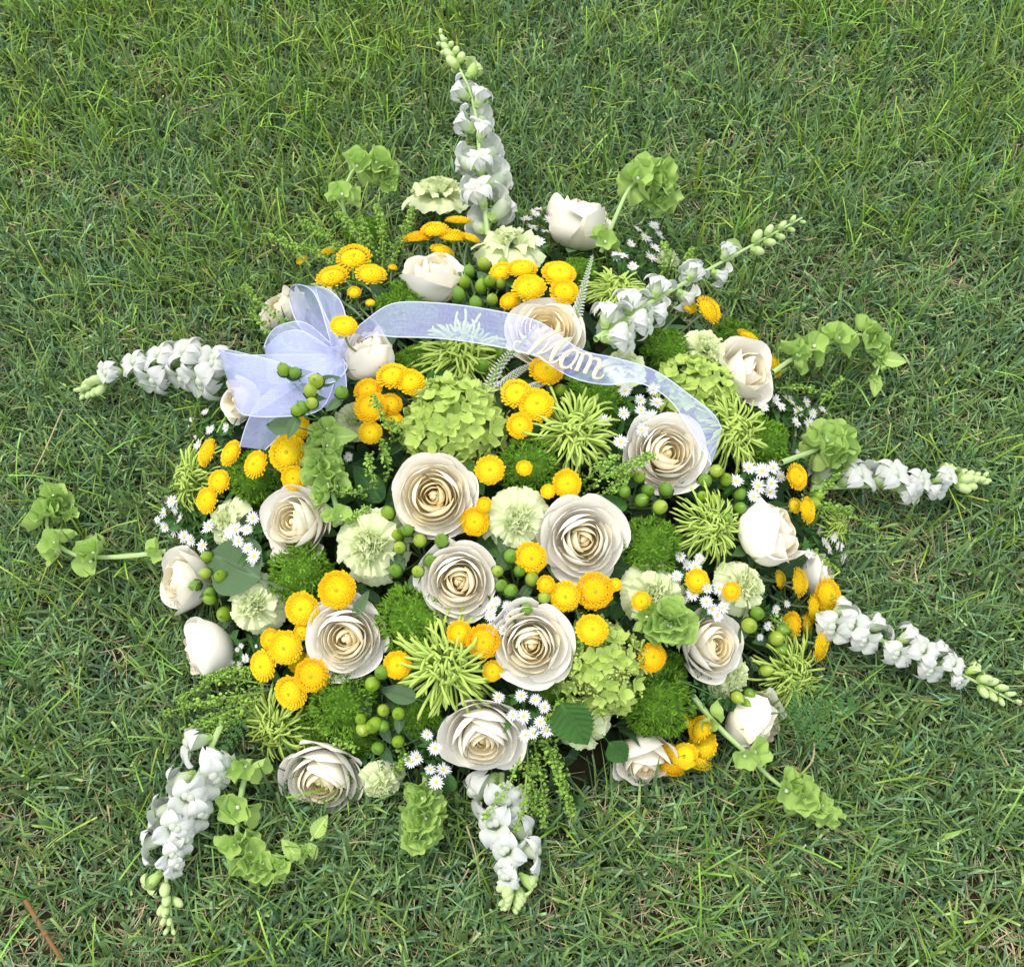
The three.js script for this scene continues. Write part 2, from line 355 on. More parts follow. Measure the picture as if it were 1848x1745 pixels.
// green trick dianthus: a pompon of forked green bristles with darker gaps between the clumps
function trickBall(sd) {
  reseed(sd);
  const g = [], n = 800;
  for (let i = 0; i < n; i++) {
    const y = 1 - 1.55 * (i + 0.5) / n, a = i * GOLDEN, r = Math.sqrt(1 - y * y), d = V(r * Math.cos(a), y, r * Math.sin(a)), lump = noise.noise(d.x * 2.6 + sd, d.y * 2.6, d.z * 2.6), R = 0.88 + 0.26 * lump;
    if (noise.noise(d.x * 4.5, d.y * 4.5 + sd, d.z * 4.5) < -0.2) continue;
    for (let k = 0; k < 4; k++) {
      const e = d.clone().add(V(rr(-0.75, 0.75), rr(-0.75, 0.75), rr(-0.75, 0.75))).normalize(), s = e.clone().cross(V(rr(-1, 1), rr(-1, 1), rr(-1, 1))).normalize(), L = rr(0.08, 0.16), w = rr(0.018, 0.034), b = d.clone().multiplyScalar(R - 0.14), t = rr(0.6, 1.5), c = [t * 1.08, t, t];
      const bend = V(rr(-0.04, 0.04), rr(-0.04, 0.04), rr(-0.04, 0.04));
      g.push(sheet((u, v) => b.clone().addScaledVector(e, L * v * 1.25).addScaledVector(bend, v * v).addScaledVector(s, (u - 0.5) * 2 * w * (v < 0.55 ? 0.6 + 0.7 * v : 1.9 * (1.02 - v))).toArray(), 1, 3, () => c));
    }
  }
  return mergeGeometries(g);
}
const TRICKS = [trickBall(2), trickBall(8), trickBall(13)], trickCore = tint(new THREE.IcosahedronGeometry(0.6, 2), [1, 1, 1]);

// spider mum: long tubular petals, hooked at the ends, sweeping out from a crowded middle
function spiderPetal(sd, elev, len, bendDown, hook) {
  reseed(sd);
  const pts = [], N = 9, sw = rr(-0.5, 0.5), curl = rr(-1.6, 1.6);
  let a = elev, x = 0.05, y = 0, side = 0;
  for (let i = 0; i <= N; i++) { pts.push(V(x, y, side)); const s = len / N, q = i / N, w = sw * q + curl * Math.max(0, q - 0.6); x += s * Math.cos(a) * Math.cos(w); y += s * Math.sin(a); side += s * Math.sin(w); a -= bendDown * (0.5 + q) / N; if (q > 0.55) a += hook * (q - 0.55) * 0.55; }
  const c = new THREE.CatmullRomCurve3(pts);
  return sheet((u, v) => {
    const t = Math.min(1, v), p = c.getPoint(t), T = c.getTangent(t), e = T.clone().cross(V(0.1, 1, 0.05)).normalize(), n = e.clone().cross(T), w = u * 6.2832, r = (0.013 + 0.015 * v) * (v > 0.9 ? Math.sqrt(Math.max(0, 1 - ((v - 0.9) / 0.1) ** 2)) : 1);
    return p.addScaledVector(e, r * 1.15 * Math.cos(w)).addScaledVector(n, r * 0.75 * Math.sin(w)).toArray();
  }, 6, 13, (u, v) => mix3([0.88, 0.95, 0.8], [1.05, 1.03, 1.1], v));
}
const SPIDER = { outer: [1, 2, 3, 4, 5, 14, 15].map((k) => spiderPetal(k, 0.6, lerp(1.0, 1.3, (k % 3) / 2), 1.9, 1.5)), mid: [6, 7, 8, 9, 18].map((k) => spiderPetal(k, 1.15, 1.05, 2.2, 1.5)), inner: [10, 11, 12, 13].map((k) => spiderPetal(k, 0.55, 0.9, -2.7, 0.0)) };

// hydrangea floret: four pointed sepals round a bead
const hydSepal = sheet((u0, v) => { const u = u0 * 2 - 1, w = 0.52 * Math.pow(Math.sin(Math.PI * Math.min(1, 0.08 + v * 0.92)), 0.8) * (1 - 0.25 * v); return [0.04 + v, 0.34 * v * v - 0.12 * v + 0.12 * u * u * v, w * u]; }, 6, 6, (u, v) => mix3([0.8, 0.92, 0.6], [1.05, 1.05, 1.1], v));
const HYD = [0, 1, 2].map((k) => { reseed(60 + k); return mergeGeometries([0, 1, 2, 3].map((i) => moved(hydSepal, M4(V(0, 0, 0), axisTurn(YUP, i * 1.5708 + rr(-0.2, 0.2)).multiply(axisTurn(V(0, 0, 1), rr(-0.1, 0.5))), rr(0.85, 1.1)))).concat([ball(0.12, 7, 5)])); });

// hypericum berry with its ruff of sepals
const berryGeo = tint(new THREE.LatheGeometry([[0, -0.55], [0.3, -0.5], [0.5, -0.25], [0.56, 0.05], [0.5, 0.35], [0.34, 0.58], [0.16, 0.76], [0.06, 0.86], [0.04, 1.02], [0, 1.03]].map(([x, y]) => new THREE.Vector2(x, y)), 14), [1, 1, 1]);
const berrySepal = sheet((u0, v) => { const u = u0 * 2 - 1; return [0.12 + 0.72 * v * (1 - 0.25 * v), 0.05 + 0.42 * v * v + 0.1 * u * u * v, 0.34 * Math.sin(Math.PI * (0.1 + 0.9 * v)) * u]; }, 4, 5);
const berryRuff = star(5, berrySepal, -0.62);

// snapdragon floret along +y: a pouch, two raised upper lobes, a puffed lip and three lower lobes
function lobe(dir, len, wide, curl, lift) { // dir: angle round y of the lobe, starting at the mouth
  return sheet((u0, v) => {
    const u = u0 * 2 - 1, w = wide * Math.sin(Math.PI * (0.22 + 0.70 * v)) * u, a = lift - curl * v, x = 0.2 + len * v * Math.cos(a) , y = 0.92 + len * v * Math.sin(a) + 0.09 * Math.sin(5 * u + dir * 3) * v * v - 0.10 * u * u * v;
    return [x * Math.cos(dir) - w * Math.sin(dir), y, x * Math.sin(dir) + w * Math.cos(dir)];
  }, 8, 6, (u, v) => mix3([0.93, 0.99, 0.84], [1, 1, 1], sstep(0.0, 0.5, v)));
}
function snapFloret(sd, open) {
  reseed(sd);
  const pouch = sheet((u, v) => { const a = u * 6.2832, r = lerp(0.13, 0.29, sstep(0, 0.55, v)) * (1 - 0.12 * sstep(0.8, 1, v)); return [r * Math.cos(a) * (1 + 0.12 * Math.cos(a)), v * 0.98, r * Math.sin(a)]; }, 12, 7, (u, v) => mix3([0.78, 0.95, 0.52], [0.97, 1, 0.88], v));
  const g = [pouch, ...[-1, 1].map((s) => moved(ball(0.2, 9, 6, [0.97, 1, 0.88]), M4(V(0.13, 0.97, s * 0.1), new THREE.Quaternion(), V(0.85, 0.6, 0.8))))];
  for (const s of [-1, 1]) g.push(lobe(Math.PI + s * 0.5, 0.70 * open, 0.46, 0.9 + rr(0, 0.5), 1.35 + rr(-0.15, 0.15)));
  for (const s of [-1, 0, 1]) g.push(lobe(s * 0.95, (s ? 0.6 : 0.48) * open, 0.38, 1.3 + rr(0, 0.7), 0.75 + rr(-0.2, 0.2)));
  return mergeGeometries(g);
}
const SNAPS = [1, 2, 3, 4].map((k) => snapFloret(k * 5, k === 4 ? 0.72 : 1)), snapBud = tint(new THREE.SphereGeometry(0.5, 10, 8).scale(0.6, 1, 0.6).translate(0, 0.5, 0), [1, 1, 1]);
const snapRuff = star(5, sheet((u0, v) => { const u = u0 * 2 - 1; return [0.08 + 0.13 * Math.sin(v * 2.2), 0.36 * v, 0.11 * Math.sin(Math.PI * (0.2 + 0.8 * v)) * u]; }, 2, 4), -0.03);

// bell of Ireland: a papery green cup with a wavy five-lobed rim and a pale nub inside
const BELLS = [1, 2, 3].map((k) => { reseed(k * 3); const p = rr(0, 6.28), q = rr(0, 6.28); return sheet((u, v) => { const a = u * 6.2832, r = (0.10 + 0.74 * Math.pow(v, 0.62)) * (1 + 0.13 * v * Math.cos(5 * a + p) + 0.07 * v * Math.sin(2 * a + q)), y = 1.05 * Math.pow(v, 1.25) + 0.2 * v * v * Math.sin(3 * a + p) + 0.08 * v * v * Math.cos(5 * a + q); return [r * Math.cos(a), y * (1 - 0.22 * v * v), r * Math.sin(a)]; }, 22, 6, (u, v) => mix3([1.15, 1.1, 1.1], [0.95, 0.98, 0.9], v)); });
const bellNub = ball(0.13, 7, 5);

// little white daisy
const daisyGeo = [1, 2, 3].map((k) => { reseed(k * 13); const n = 17; return mergeGeometries([...Array(n)].map((_, i) => { const L = rr(0.86, 1.08), up = rr(-0.1, 0.3); return moved(sheet((u0, v) => { const u = u0 * 2 - 1; return [0.16 + (L - 0.16) * v, up * v + 0.06 * u * u, 0.125 * Math.sin(Math.PI * (0.18 + 0.76 * v)) * u]; }, 2, 4), M4(V(0, 0, 0), axisTurn(YUP, i * 6.2832 / n + rr(-0.08, 0.08)))); })); });
const daisyEyeGeo = moved(ball(0.24, 9, 6), M4(V(0, 0.03, 0), new THREE.Quaternion(), V(1, 0.5, 1)));
const daisyCup = tint(new THREE.ConeGeometry(0.28, 0.4, 8, 1).rotateX(Math.PI).translate(0, -0.2, 0), [1, 1, 1]);

// leaf blades along +x, length 1
function leafGeo(wide, saw, fold, droop, sd = 1) {
  return sheet((u0, v) => {
    const u = u0 * 2 - 1, tooth = saw ? 1 - saw * (((v * 11) % 1)) * sstep(0.4, 1, Math.abs(u)) : 1, w = wide * Math.pow(Math.sin(Math.PI * Math.pow(0.02 + 0.98 * v, 0.72)), 0.9) * u * tooth;
    const rib = 0.018 * Math.sin((v - Math.abs(u) * 0.22) * 42) * Math.min(1, Math.abs(u) * 3) * (1 - Math.abs(u) * 0.5);
    return [v, fold * Math.abs(u) * wide * (1 - 0.4 * v) - droop * v * v + rib * wide * 2 + 0.02 * Math.sin(7 * v + sd + 2 * u), w];
  }, 14, 44, (u0, v) => { const a = Math.abs(u0 * 2 - 1); return a < 0.1 ? [1.6, 1.4, 1.6] : [1, 1, 1]; });
}
const LEAVES = { broad: leafGeo(0.34, 0.2, 0.35, 0.18), smooth: leafGeo(0.26, 0, 0.25, 0.12), slim: leafGeo(0.16, 0, 0.4, 0.25, 3) };
const fernLeaflet = sheet((u0, v) => { const u = u0 * 2 - 1; return [v * (1 - 0.12 * Math.abs(u)), 0.06 * Math.abs(u), 0.25 * Math.sin(Math.PI * (0.12 + 0.84 * v)) * u * (1 - 0.25 * ((v * 4) % 1))]; }, 2, 8);

// ---------------------------------------------------------------- builders that put one flower where it stands
const CORE = V(MOUND.x, 0.03, MOUND.z);
function stemFor(o, from, reach, r, mat, name = 'stem') {   // a stalk from under the bloom, bending towards the middle of the mound
  o.updateMatrix();
  const inv = o.matrix.clone().invert(), aim = CORE.clone().applyMatrix4(inv), s = o.scale.x, root = V(0, from, 0), L = reach / s;
  aim.sub(root).setLength(L);
  part(name, stalk([root, V(aim.x * 0.12, from - L * 0.35, aim.z * 0.12), V(aim.x * 0.6, from + Math.min(aim.y, -0.2 * L) * 0.75, aim.z * 0.6), root.clone().add(aim)], r / s, r / s, 6, 6), mat, o);
}
function spot(x, y, d, f, lift, back) {
  const p = onMound(x, y, lift), s = size(d, p) / 2 * 1.07, dir = facing(f, p), side = 1 - Math.max(0, dir.dot(AZ));
  p.addScaledVector(dir, s * back * side);
  return [p, dir, s];
}
const twin = { P: ['P', 'R', 'S'], Q: ['Q', 'S', 'R'], O: ['O'], H: ['H'], B: ['B'] }, turn = { P: 0, Q: 0, O: 0, H: 0, B: 0 };
function rose(kind, x, y, d, f, lift, label, spin = null) {
  const [p, dir, s] = spot(x, y, d, f, lift, 0.45);
  const o = thing('rose', label, 'rose', 'cream roses of the arrangement', p, turnTo(dir, spin ?? rr(0, 6.28)), s);
  const look = twin[kind][turn[kind]++ % twin[kind].length];
  for (const g of ROSES[look]) part('petal', g, MAT.rose, o);
  part('heart', roseHeart, MAT.rose, o);
  part('calyx', roseCalyx, MAT.sepal, o);
  stemFor(o, -1.05, 0.07, 0.0028, MAT.stem);
}
function carnation(x, y, d, f, lift, label) {
  const [p, dir, s] = spot(x, y, d, f, lift, 0.2);
  p.addScaledVector(dir, -0.25 * s);
  const o = thing('carnation', label, 'carnation', 'pale green carnations of the arrangement', p, turnTo(dir, rr(0, 6.28)), s);
  const put = (list, n, y0, r0, jit = 0.2) => { for (let i = 0; i < n; i++) { const m = part('petal', list[i % list.length], MAT.carnation, o); m.position.set(r0 * Math.cos(i * GOLDEN), y0 + rr(-0.03, 0.03), r0 * Math.sin(i * GOLDEN)); m.quaternion.copy(axisTurn(YUP, -i * GOLDEN + rr(-jit, jit))); m.scale.setScalar(rr(0.88, 1.08)); } };
  put(FANS.outer, 8, 0, 0.0); put(FANS.mid, 7, 0.06, 0.03); put(FANS.inner, 7, 0.16, 0.16, 3); put(FANS.inner, 6, 0.2, 0.0, 3); put(FANS.inner, 9, 0.12, 0.3, 3);
  part('calyx', carnCalyx, MAT.sepal, o);
  stemFor(o, -0.5, 0.06, 0.002, MAT.greyStem);
}
function mum(x, y, d, f, lift, label) {
  const [p, dir, s0] = spot(x, y, d, f, lift, 0.15), s = s0 * 0.87, small = d < 35;
  const o = thing('button_mum', 'yellow button mum ' + label, 'button mum', 'yellow button mums of the arrangement', p, turnTo(dir, rr(0, 6.28)), s);
  const dye = [MAT.mum, MAT.mum, MAT.mumGold, MAT.mumLemon][Math.floor(rnd() * 4)];
  part('florets', small ? MUM_BUD : MUM_HEADS[Math.floor(rnd() * 6)], dye, o, true).scale.set(rr(0.94, 1.08), rr(0.8, 1.25), rr(0.94, 1.08));
  part('disc', mumCore, dye, o);
  part('eye', mumEye, MAT.mumEye, o);
  part('bracts', mumBack, MAT.stem, o);
  stemFor(o, -0.3, 0.075, 0.0016, MAT.greyStem);
}
function trick(x, y, w, h, f, lift, label) {
  const [p, dir, s] = spot(x, y, w, f, lift, 0);
  const o = thing('dianthus_pompon', label, 'green dianthus', 'green bristly dianthus pompons', p.addScaledVector(dir, -0.3 * s), turnTo(dir, rr(0, 6.28)), s);
  o.scale.y *= h;
  part('bristles', TRICKS[Math.floor(rnd() * 3)], MAT.trick, o, true);
  part('core', trickCore, MAT.trick, o);
  stemFor(o, -0.6, 0.05, 0.002, MAT.stem);
}
function spider(x, y, d, f, lift, label) {
  const [p, dir, s0] = spot(x, y, d, f, lift, 0), s = s0 * 1.06;
  const o = thing('spider_mum', label, 'spider mum', 'green spider mums of the arrangement', p.addScaledVector(dir, -0.25 * s), turnTo(dir, rr(0, 6.28)), s);
  const put = (list, n, y0, tiltBy) => { for (let i = 0; i < n; i++) { const m = part('petal', list[i % list.length], MAT.spider, o); m.position.y = y0; m.quaternion.copy(axisTurn(YUP, i * GOLDEN * 1.003 + rr(-0.12, 0.12)).multiply(axisTurn(V(0, 0, 1), rr(-tiltBy, tiltBy))).multiply(axisTurn(XUP, rr(-0.5, 0.5)))); m.scale.setScalar(rr(0.85, 1.08)); } };
  put(SPIDER.outer, 62, 0.0, 0.32); put(SPIDER.mid, 60, 0.04, 0.32); put(SPIDER.inner, 60, 0.0, 0.4);
  part('core', ball(0.22), MAT.spider, o);
  part('bracts', carnCalyx, MAT.sepal, o);
  stemFor(o, -0.5, 0.05, 0.002, MAT.stem);
}
function hydrangea(x, y, d, tall, f, lift, label, beads) {
  const [p, dir, s] = spot(x, y, d, f, lift, 0);
  const o = thing('hydrangea', label, 'hydrangea', null, p.addScaledVector(dir, -0.45 * s), turnTo(dir, 0), s);
  const n = 165, bd = [];
  for (let i = 0; i < n; i++) {
    const yy = 1 - 1.25 * (i + 0.5) / n, a = i * GOLDEN + rr(-0.15, 0.15), r = Math.sqrt(1 - yy * yy), dd = V(r * Math.cos(a), yy, r * Math.sin(a)), R = rr(0.78, 0.98);
    if (beads && rnd() < 0.55) { for (let k = 0; k < 9; k++) bd.push(moved(ball(rr(0.022, 0.036), 6, 5), M4(dd.clone().multiplyScalar(R * rr(0.9, 1.02)).add(V(rr(-0.1, 0.1), rr(-0.1, 0.1), rr(-0.1, 0.1))), new THREE.Quaternion()))); if (rnd() < 0.7) continue; }
    const m = part('floret', HYD[i % 3], MAT.hydrangea, o);
    m.position.copy(dd).multiplyScalar(R);
    m.quaternion.copy(turnTo(dd.clone().add(V(rr(-0.4, 0.4), rr(-0.2, 0.4), rr(-0.4, 0.4))).normalize(), rr(0, 6.28)));
    m.scale.setScalar(rr(0.15, 0.24));
  }
  if (bd.length) part('flower_buds', mergeGeometries(bd), MAT.hydrangea, o, true);
  part('core', tint(new THREE.IcosahedronGeometry(0.68, 2), [1, 1, 1]), MAT.hydrangea, o);
  stemFor(o, -0.8, 0.05, 0.003, MAT.stem);
}
// a sprig: one thing whose heads hang on stalks that meet at its foot
function foot(list, depth) {
  const c = V(0, 0, 0);
  for (const [x, y] of list) c.add(onMound(x, y, 0));
  c.divideScalar(list.length);
  return c.addScaledVector(skinNormal(c), -depth);
}
function berries(label, list, lift = 0.012, dia = 27) {
  const base = foot(list, 0.055), o = thing('hypericum_sprig', label, 'hypericum', 'green hypericum berry sprigs', base), st = [];
  base.y = Math.max(base.y, 0.02); o.position.copy(base);
  for (const [x, y] of list) {
    const p = onMound(x, y, lift + rr(-0.006, 0.008)), s = size(dia * rr(0.78, 1.1), p) / 1.12, q = p.clone().sub(base), dir = skinNormal(p).add(V(rr(-0.5, 0.5), rr(-0.1, 0.5), rr(-0.5, 0.5))).add(AZ.clone().multiplyScalar(0.35)).normalize();
    const b = part('berry', berryGeo, [MAT.berry, MAT.berryPale, MAT.berryDeep][Math.floor(rnd() * 3)], o);
    b.position.copy(q); b.quaternion.copy(turnTo(dir, rr(0, 6))); b.scale.set(s * 0.95 * rr(0.92, 1.06), s * 0.95 * rr(0.95, 1.12), s * 0.95);
    part('sepals', berryRuff, MAT.sepal, b);
    st.push(stalk([V(0, 0, 0), q.clone().multiplyScalar(0.5).addScaledVector(dir, -0.012), q.clone().addScaledVector(dir, -s * 0.5)], 0.0016, 0.0008, 5, 6));
    if (rnd() < 0.75) { const l = part('leaf', LEAVES.smooth, MAT.greyLeaf, o); l.position.copy(q).addScaledVector(dir, -0.014); l.quaternion.copy(turnTo(dir, rr(0, 6.28))); l.scale.setScalar(rr(0.018, 0.03)); }
  }
  part('stem', mergeGeometries(st), MAT.stem, o);
}
function asters(label, list, lift = 0.012, dia = 30) {
  const base = foot(list, 0.06), o = thing('aster_sprig', label, 'aster', 'sprigs of small white asters', base), st = [];
  base.y = Math.max(base.y, 0.02); o.position.copy(base);
  for (const [x, y, k = 1] of list) {
    const p = onMound(x, y, lift + rr(-0.004, 0.008)), s = size(dia * k * rr(0.8, 1.05), p) / 2, q = p.clone().sub(base), dir = skinNormal(p).add(V(rr(-0.5, 0.5), rr(-0.2, 0.5), rr(-0.5, 0.5))).add(AZ.clone().multiplyScalar(0.6)).normalize();
    const h = part('daisy', daisyGeo[Math.floor(rnd() * 3)], MAT.daisy, o);
    h.position.copy(q); h.quaternion.copy(turnTo(dir, rr(0, 6))); h.scale.setScalar(s);
    part('disc', daisyEyeGeo, MAT.daisyEye, h);
    part('bracts', daisyCup, MAT.stem, h);
    st.push(stalk([V(0, 0, 0), q.clone().multiplyScalar(0.55).addScaledVector(dir, -0.01), q.clone().addScaledVector(dir, -s * 0.3)], 0.0012, 0.0006, 4, 6));
    for (let k2 = 0; k2 < 5; k2++) { const t = rr(0.4, 0.95), g = moved(LEAVES.slim, M4(q.clone().multiplyScalar(t), turnTo(dir.clone().add(V(rr(-0.7, 0.7), rr(-0.3, 0.7), rr(-0.7, 0.7))).normalize(), rr(0, 6.28)), rr(0.012, 0.026))); st.push(g); }
  }
  part('leafy_stems', mergeGeometries(st), MAT.leaf, o, true);
}
const pathOf = (list) => new THREE.CatmullRomCurve3(list.map(([x, y, h]) => h === undefined ? onMound(x, y, 0.01) : h < 0 ? onMound(x, y, -h) : atY(x, y, h)));
// snapdragon: florets in whorls, white at the foot, green buds at the tip; list runs from foot to tip
function snapdragon(label, list, len0 = 66, n = 15) {
  const c = pathOf(list), base = c.getPoint(0), o = thing('snapdragon', label, 'snapdragon', 'white snapdragon spikes round the rim', base), rel = c.points.map((p) => p.clone().sub(base)), cc = new THREE.CatmullRomCurve3(rel);
  part('stem', stalk(rel, 0.0042, 0.0014, 7, 14), MAT.paleStem, o);
  let az = rr(0, 6);
  const NB = 13, total = n + NB;
  for (let i = 0; i < total; i++) {
    const t = i < n ? 0.02 + 0.78 * i / n : 0.80 + 0.2 * (i - n) / NB, p = cc.getPoint(t), T = cc.getTangent(t), world = p.clone().add(base), ref = Math.abs(T.y) > 0.9 ? XUP : YUP, a = T.clone().cross(ref).normalize(), b = a.clone().cross(T).normalize();
    az += 2.05 + rr(-0.25, 0.25);
    let side = a.clone().multiplyScalar(Math.cos(az)).addScaledVector(b, Math.sin(az));
    if (world.y < 0.10 && side.y < -0.15) { if (rnd() < 0.4) continue; side.y *= -0.35; side.normalize(); }
    const isBud = i >= n, k = isBud ? lerp(0.55, 0.2, (i - n) / NB) : lerp(1.06, 0.62, i / n) * rr(0.86, 1.1), dir = side.clone().multiplyScalar(isBud ? 0.6 : rr(0.68, 0.85)).addScaledVector(T, isBud ? 0.75 : rr(0.6, 0.85)).normalize(), s = size(len0, world) * 0.78 * k;
    const q = turnTo(dir, 0), up = T.clone().applyQuaternion(q.clone().invert()), m = part(isBud ? 'bud' : 'floret', isBud ? snapBud : SNAPS[i > n * 0.8 ? 3 : i % 3], isBud || i > n * 0.9 ? MAT.bud : MAT.snap, o);
    m.position.copy(p).addScaledVector(side, 0.004);
    m.quaternion.copy(q.multiply(axisTurn(YUP, Math.atan2(up.z, -up.x) + rr(-0.3, 0.3))));
    m.scale.setScalar(isBud ? s * 1.1 : s * 0.98);
    part('calyx', snapRuff, MAT.bells, m).scale.setScalar(isBud ? 1.3 : 1);
  }
}
// bells of Ireland: whorls of cups along a pale stem; list runs from foot to tip, marks are the whorls
function bells(label, list, whorls, dia = 60, leaves = []) {
  const c = pathOf(list), base = c.getPoint(0), o = thing('bells_of_ireland', label, 'bells of Ireland', 'green bells of Ireland stems', base), rel = c.points.map((p) => p.clone().sub(base)), cc = new THREE.CatmullRomCurve3(rel);
  part('stem', stalk(rel, 0.0036, 0.0016, 7, 16), MAT.paleStem, o);
  const all = whorls.flatMap((w, i) => i && w[0] - whorls[i - 1][0] > 0.2 && w[0] - whorls[i - 1][0] < 0.26 ? [[(w[0] + whorls[i - 1][0]) / 2, (w[1] + whorls[i - 1][1]) / 2, 4], w] : [w]);
  for (const [t, k, m = 5] of all) {
    const p = cc.getPoint(t), T = cc.getTangent(t), world = p.clone().add(base), ref = Math.abs(T.y) > 0.9 ? XUP : YUP, a = T.clone().cross(ref).normalize(), b = a.clone().cross(T).normalize(), off = rr(0, 6.28);
    for (let i = 0, mm = m + 1; i < mm; i++) {
      const az = off + i * 6.283 / mm + rr(-0.3, 0.3), side = a.clone().multiplyScalar(Math.cos(az)).addScaledVector(b, Math.sin(az));
      if (world.y < 0.09 && side.y < -0.3) continue;
      const dir = side.clone().addScaledVector(T, rr(0.2, 0.7)).addScaledVector(AZ, 0.25).normalize(), s = size(dia * k, world) * 0.5 * rr(0.85, 1.1) * 0.98;
      const g = part('bell', BELLS[i % 3], MAT.bells, o);
      g.position.copy(p).addScaledVector(side, 0.006 * k).addScaledVector(T, rr(-0.006, 0.006)); g.quaternion.copy(turnTo(dir, rr(0, 6.28))); g.scale.setScalar(s * 0.9);
      if (k > 0.5) part('nub', bellNub, MAT.seed, g).position.y = 0.2;
    }
  }
  for (const [t, dx, dy, len] of leaves) {
    const p = cc.getPoint(t), world = p.clone().add(base), dir = facing([dx, dy, 0.1], world), nrm = facing([0, 0.2], world), z = dir.clone().cross(nrm).normalize(), l = part('leaf', LEAVES.broad, MAT.bells, o);
    l.position.copy(p).addScaledVector(AZ, 0.004); l.quaternion.setFromRotationMatrix(new THREE.Matrix4().makeBasis(dir, z.clone().cross(dir), z)); l.scale.setScalar(size(len, world));
  }
}
// seed spray: wiry stems set with flat green pods
function spray(label, stems, pods = 70, reach = 0.013) {
  const first = pathOf(stems[0]), base = first.getPoint(0), o = thing('thlaspi_spray', label, 'thlaspi', 'green seed pod sprays', base), pod = tint(new THREE.OctahedronGeometry(1, 1).scale(1, 0.35, 0.85), [1, 1, 1]);
  for (const s of stems) {
    const cc = new THREE.CatmullRomCurve3(pathOf(s).points.map((p) => p.clone().sub(base))), wire = [stalk(cc.points, 0.0012, 0.0005, 5, 12)], seeds = [];
    for (let i = 0; i < pods * 1.5; i++) {
      const t = Math.pow(rnd(), 0.75), p = cc.getPoint(t), T = cc.getTangent(t), d = V(rr(-1, 1), rr(-0.6, 1), rr(-1, 1)).normalize().addScaledVector(T, 0.6).normalize(), L = reach * rr(0.45, 1.1) * (1 - 0.55 * t), e = p.clone().addScaledVector(d, L), k = rr(0.7, 1.3);
      wire.push(tint(stalk([p, p.clone().lerp(e, 0.5).add(V(0, -0.0006, 0)), e], 0.0003, 0.00025, 3, 2), [1, 1, 1]));
      seeds.push(tint(moved(pod, M4(e, turnTo(d.clone().add(V(rr(-1, 1), rr(-1, 1), rr(-1, 1))).normalize()), rr(0.0017, 0.0028))), [k, k, k]));
    }
    part('stem', mergeGeometries(wire), MAT.thlaspi, o);
    part('seed_pods', mergeGeometries(seeds.map((g) => g.index ? g.toNonIndexed() : g)), MAT.thlaspi, o, true);
  }
}
function veronica(label, list) {
  const c = pathOf(list), base = c.getPoint(0), o = thing('veronica_spike', label, 'veronica', 'thin white veronica spikes', base), cc = new THREE.CatmullRomCurve3(c.points.map((p) => p.clone().sub(base))), g = [];
  for (let i = 0; i < 190; i++) { const t = i / 190, p = cc.getPoint(t), a = i * GOLDEN, T = cc.getTangent(t), e = T.clone().cross(YUP).normalize(), b = e.clone().cross(T), r = lerp(0.0068, 0.0016, Math.pow(t, 0.8)), d = e.multiplyScalar(Math.cos(a)).addScaledVector(b, Math.sin(a)); g.push(moved(ball(lerp(0.0018, 0.0008, t), 5, 4), M4(p.addScaledVector(d, r), turnTo(d), V(0.7, 1.5, 0.7)))); }
  part('florets', mergeGeometries(g), MAT.veronica, o, true);
  part('stem', stalk(cc.points, 0.0036, 0.0008, 6, 8), MAT.stem, o);
}
function leaf(label, kind, mat, foot2, tip, lift = 0.004, roll = 0, wide = 1) {
  const a = onMound(foot2[0], foot2[1], lift), b = onMound(tip[0], tip[1], lift - 0.004), x = b.clone().sub(a), L = x.length(), n = skinNormal(a).add(AZ.clone().multiplyScalar(0.5));
  x.normalize();
  const z = x.clone().cross(n).normalize(), y = z.clone().cross(x), o = thing('single_leaf', label, 'leaf', null, a);
  o.quaternion.setFromRotationMatrix(new THREE.Matrix4().makeBasis(x, y, z)).multiply(axisTurn(XUP, roll));
  o.scale.set(L, L, L * wide);
  part('blade', LEAVES[kind], mat, o);
  part('petiole', stalk([V(-0.25, -0.08, 0), V(0, 0, 0), V(0.5, -0.012, 0), V(0.9, -0.11, 0)], 0.011, 0.005, 5, 8), mat, o);
}
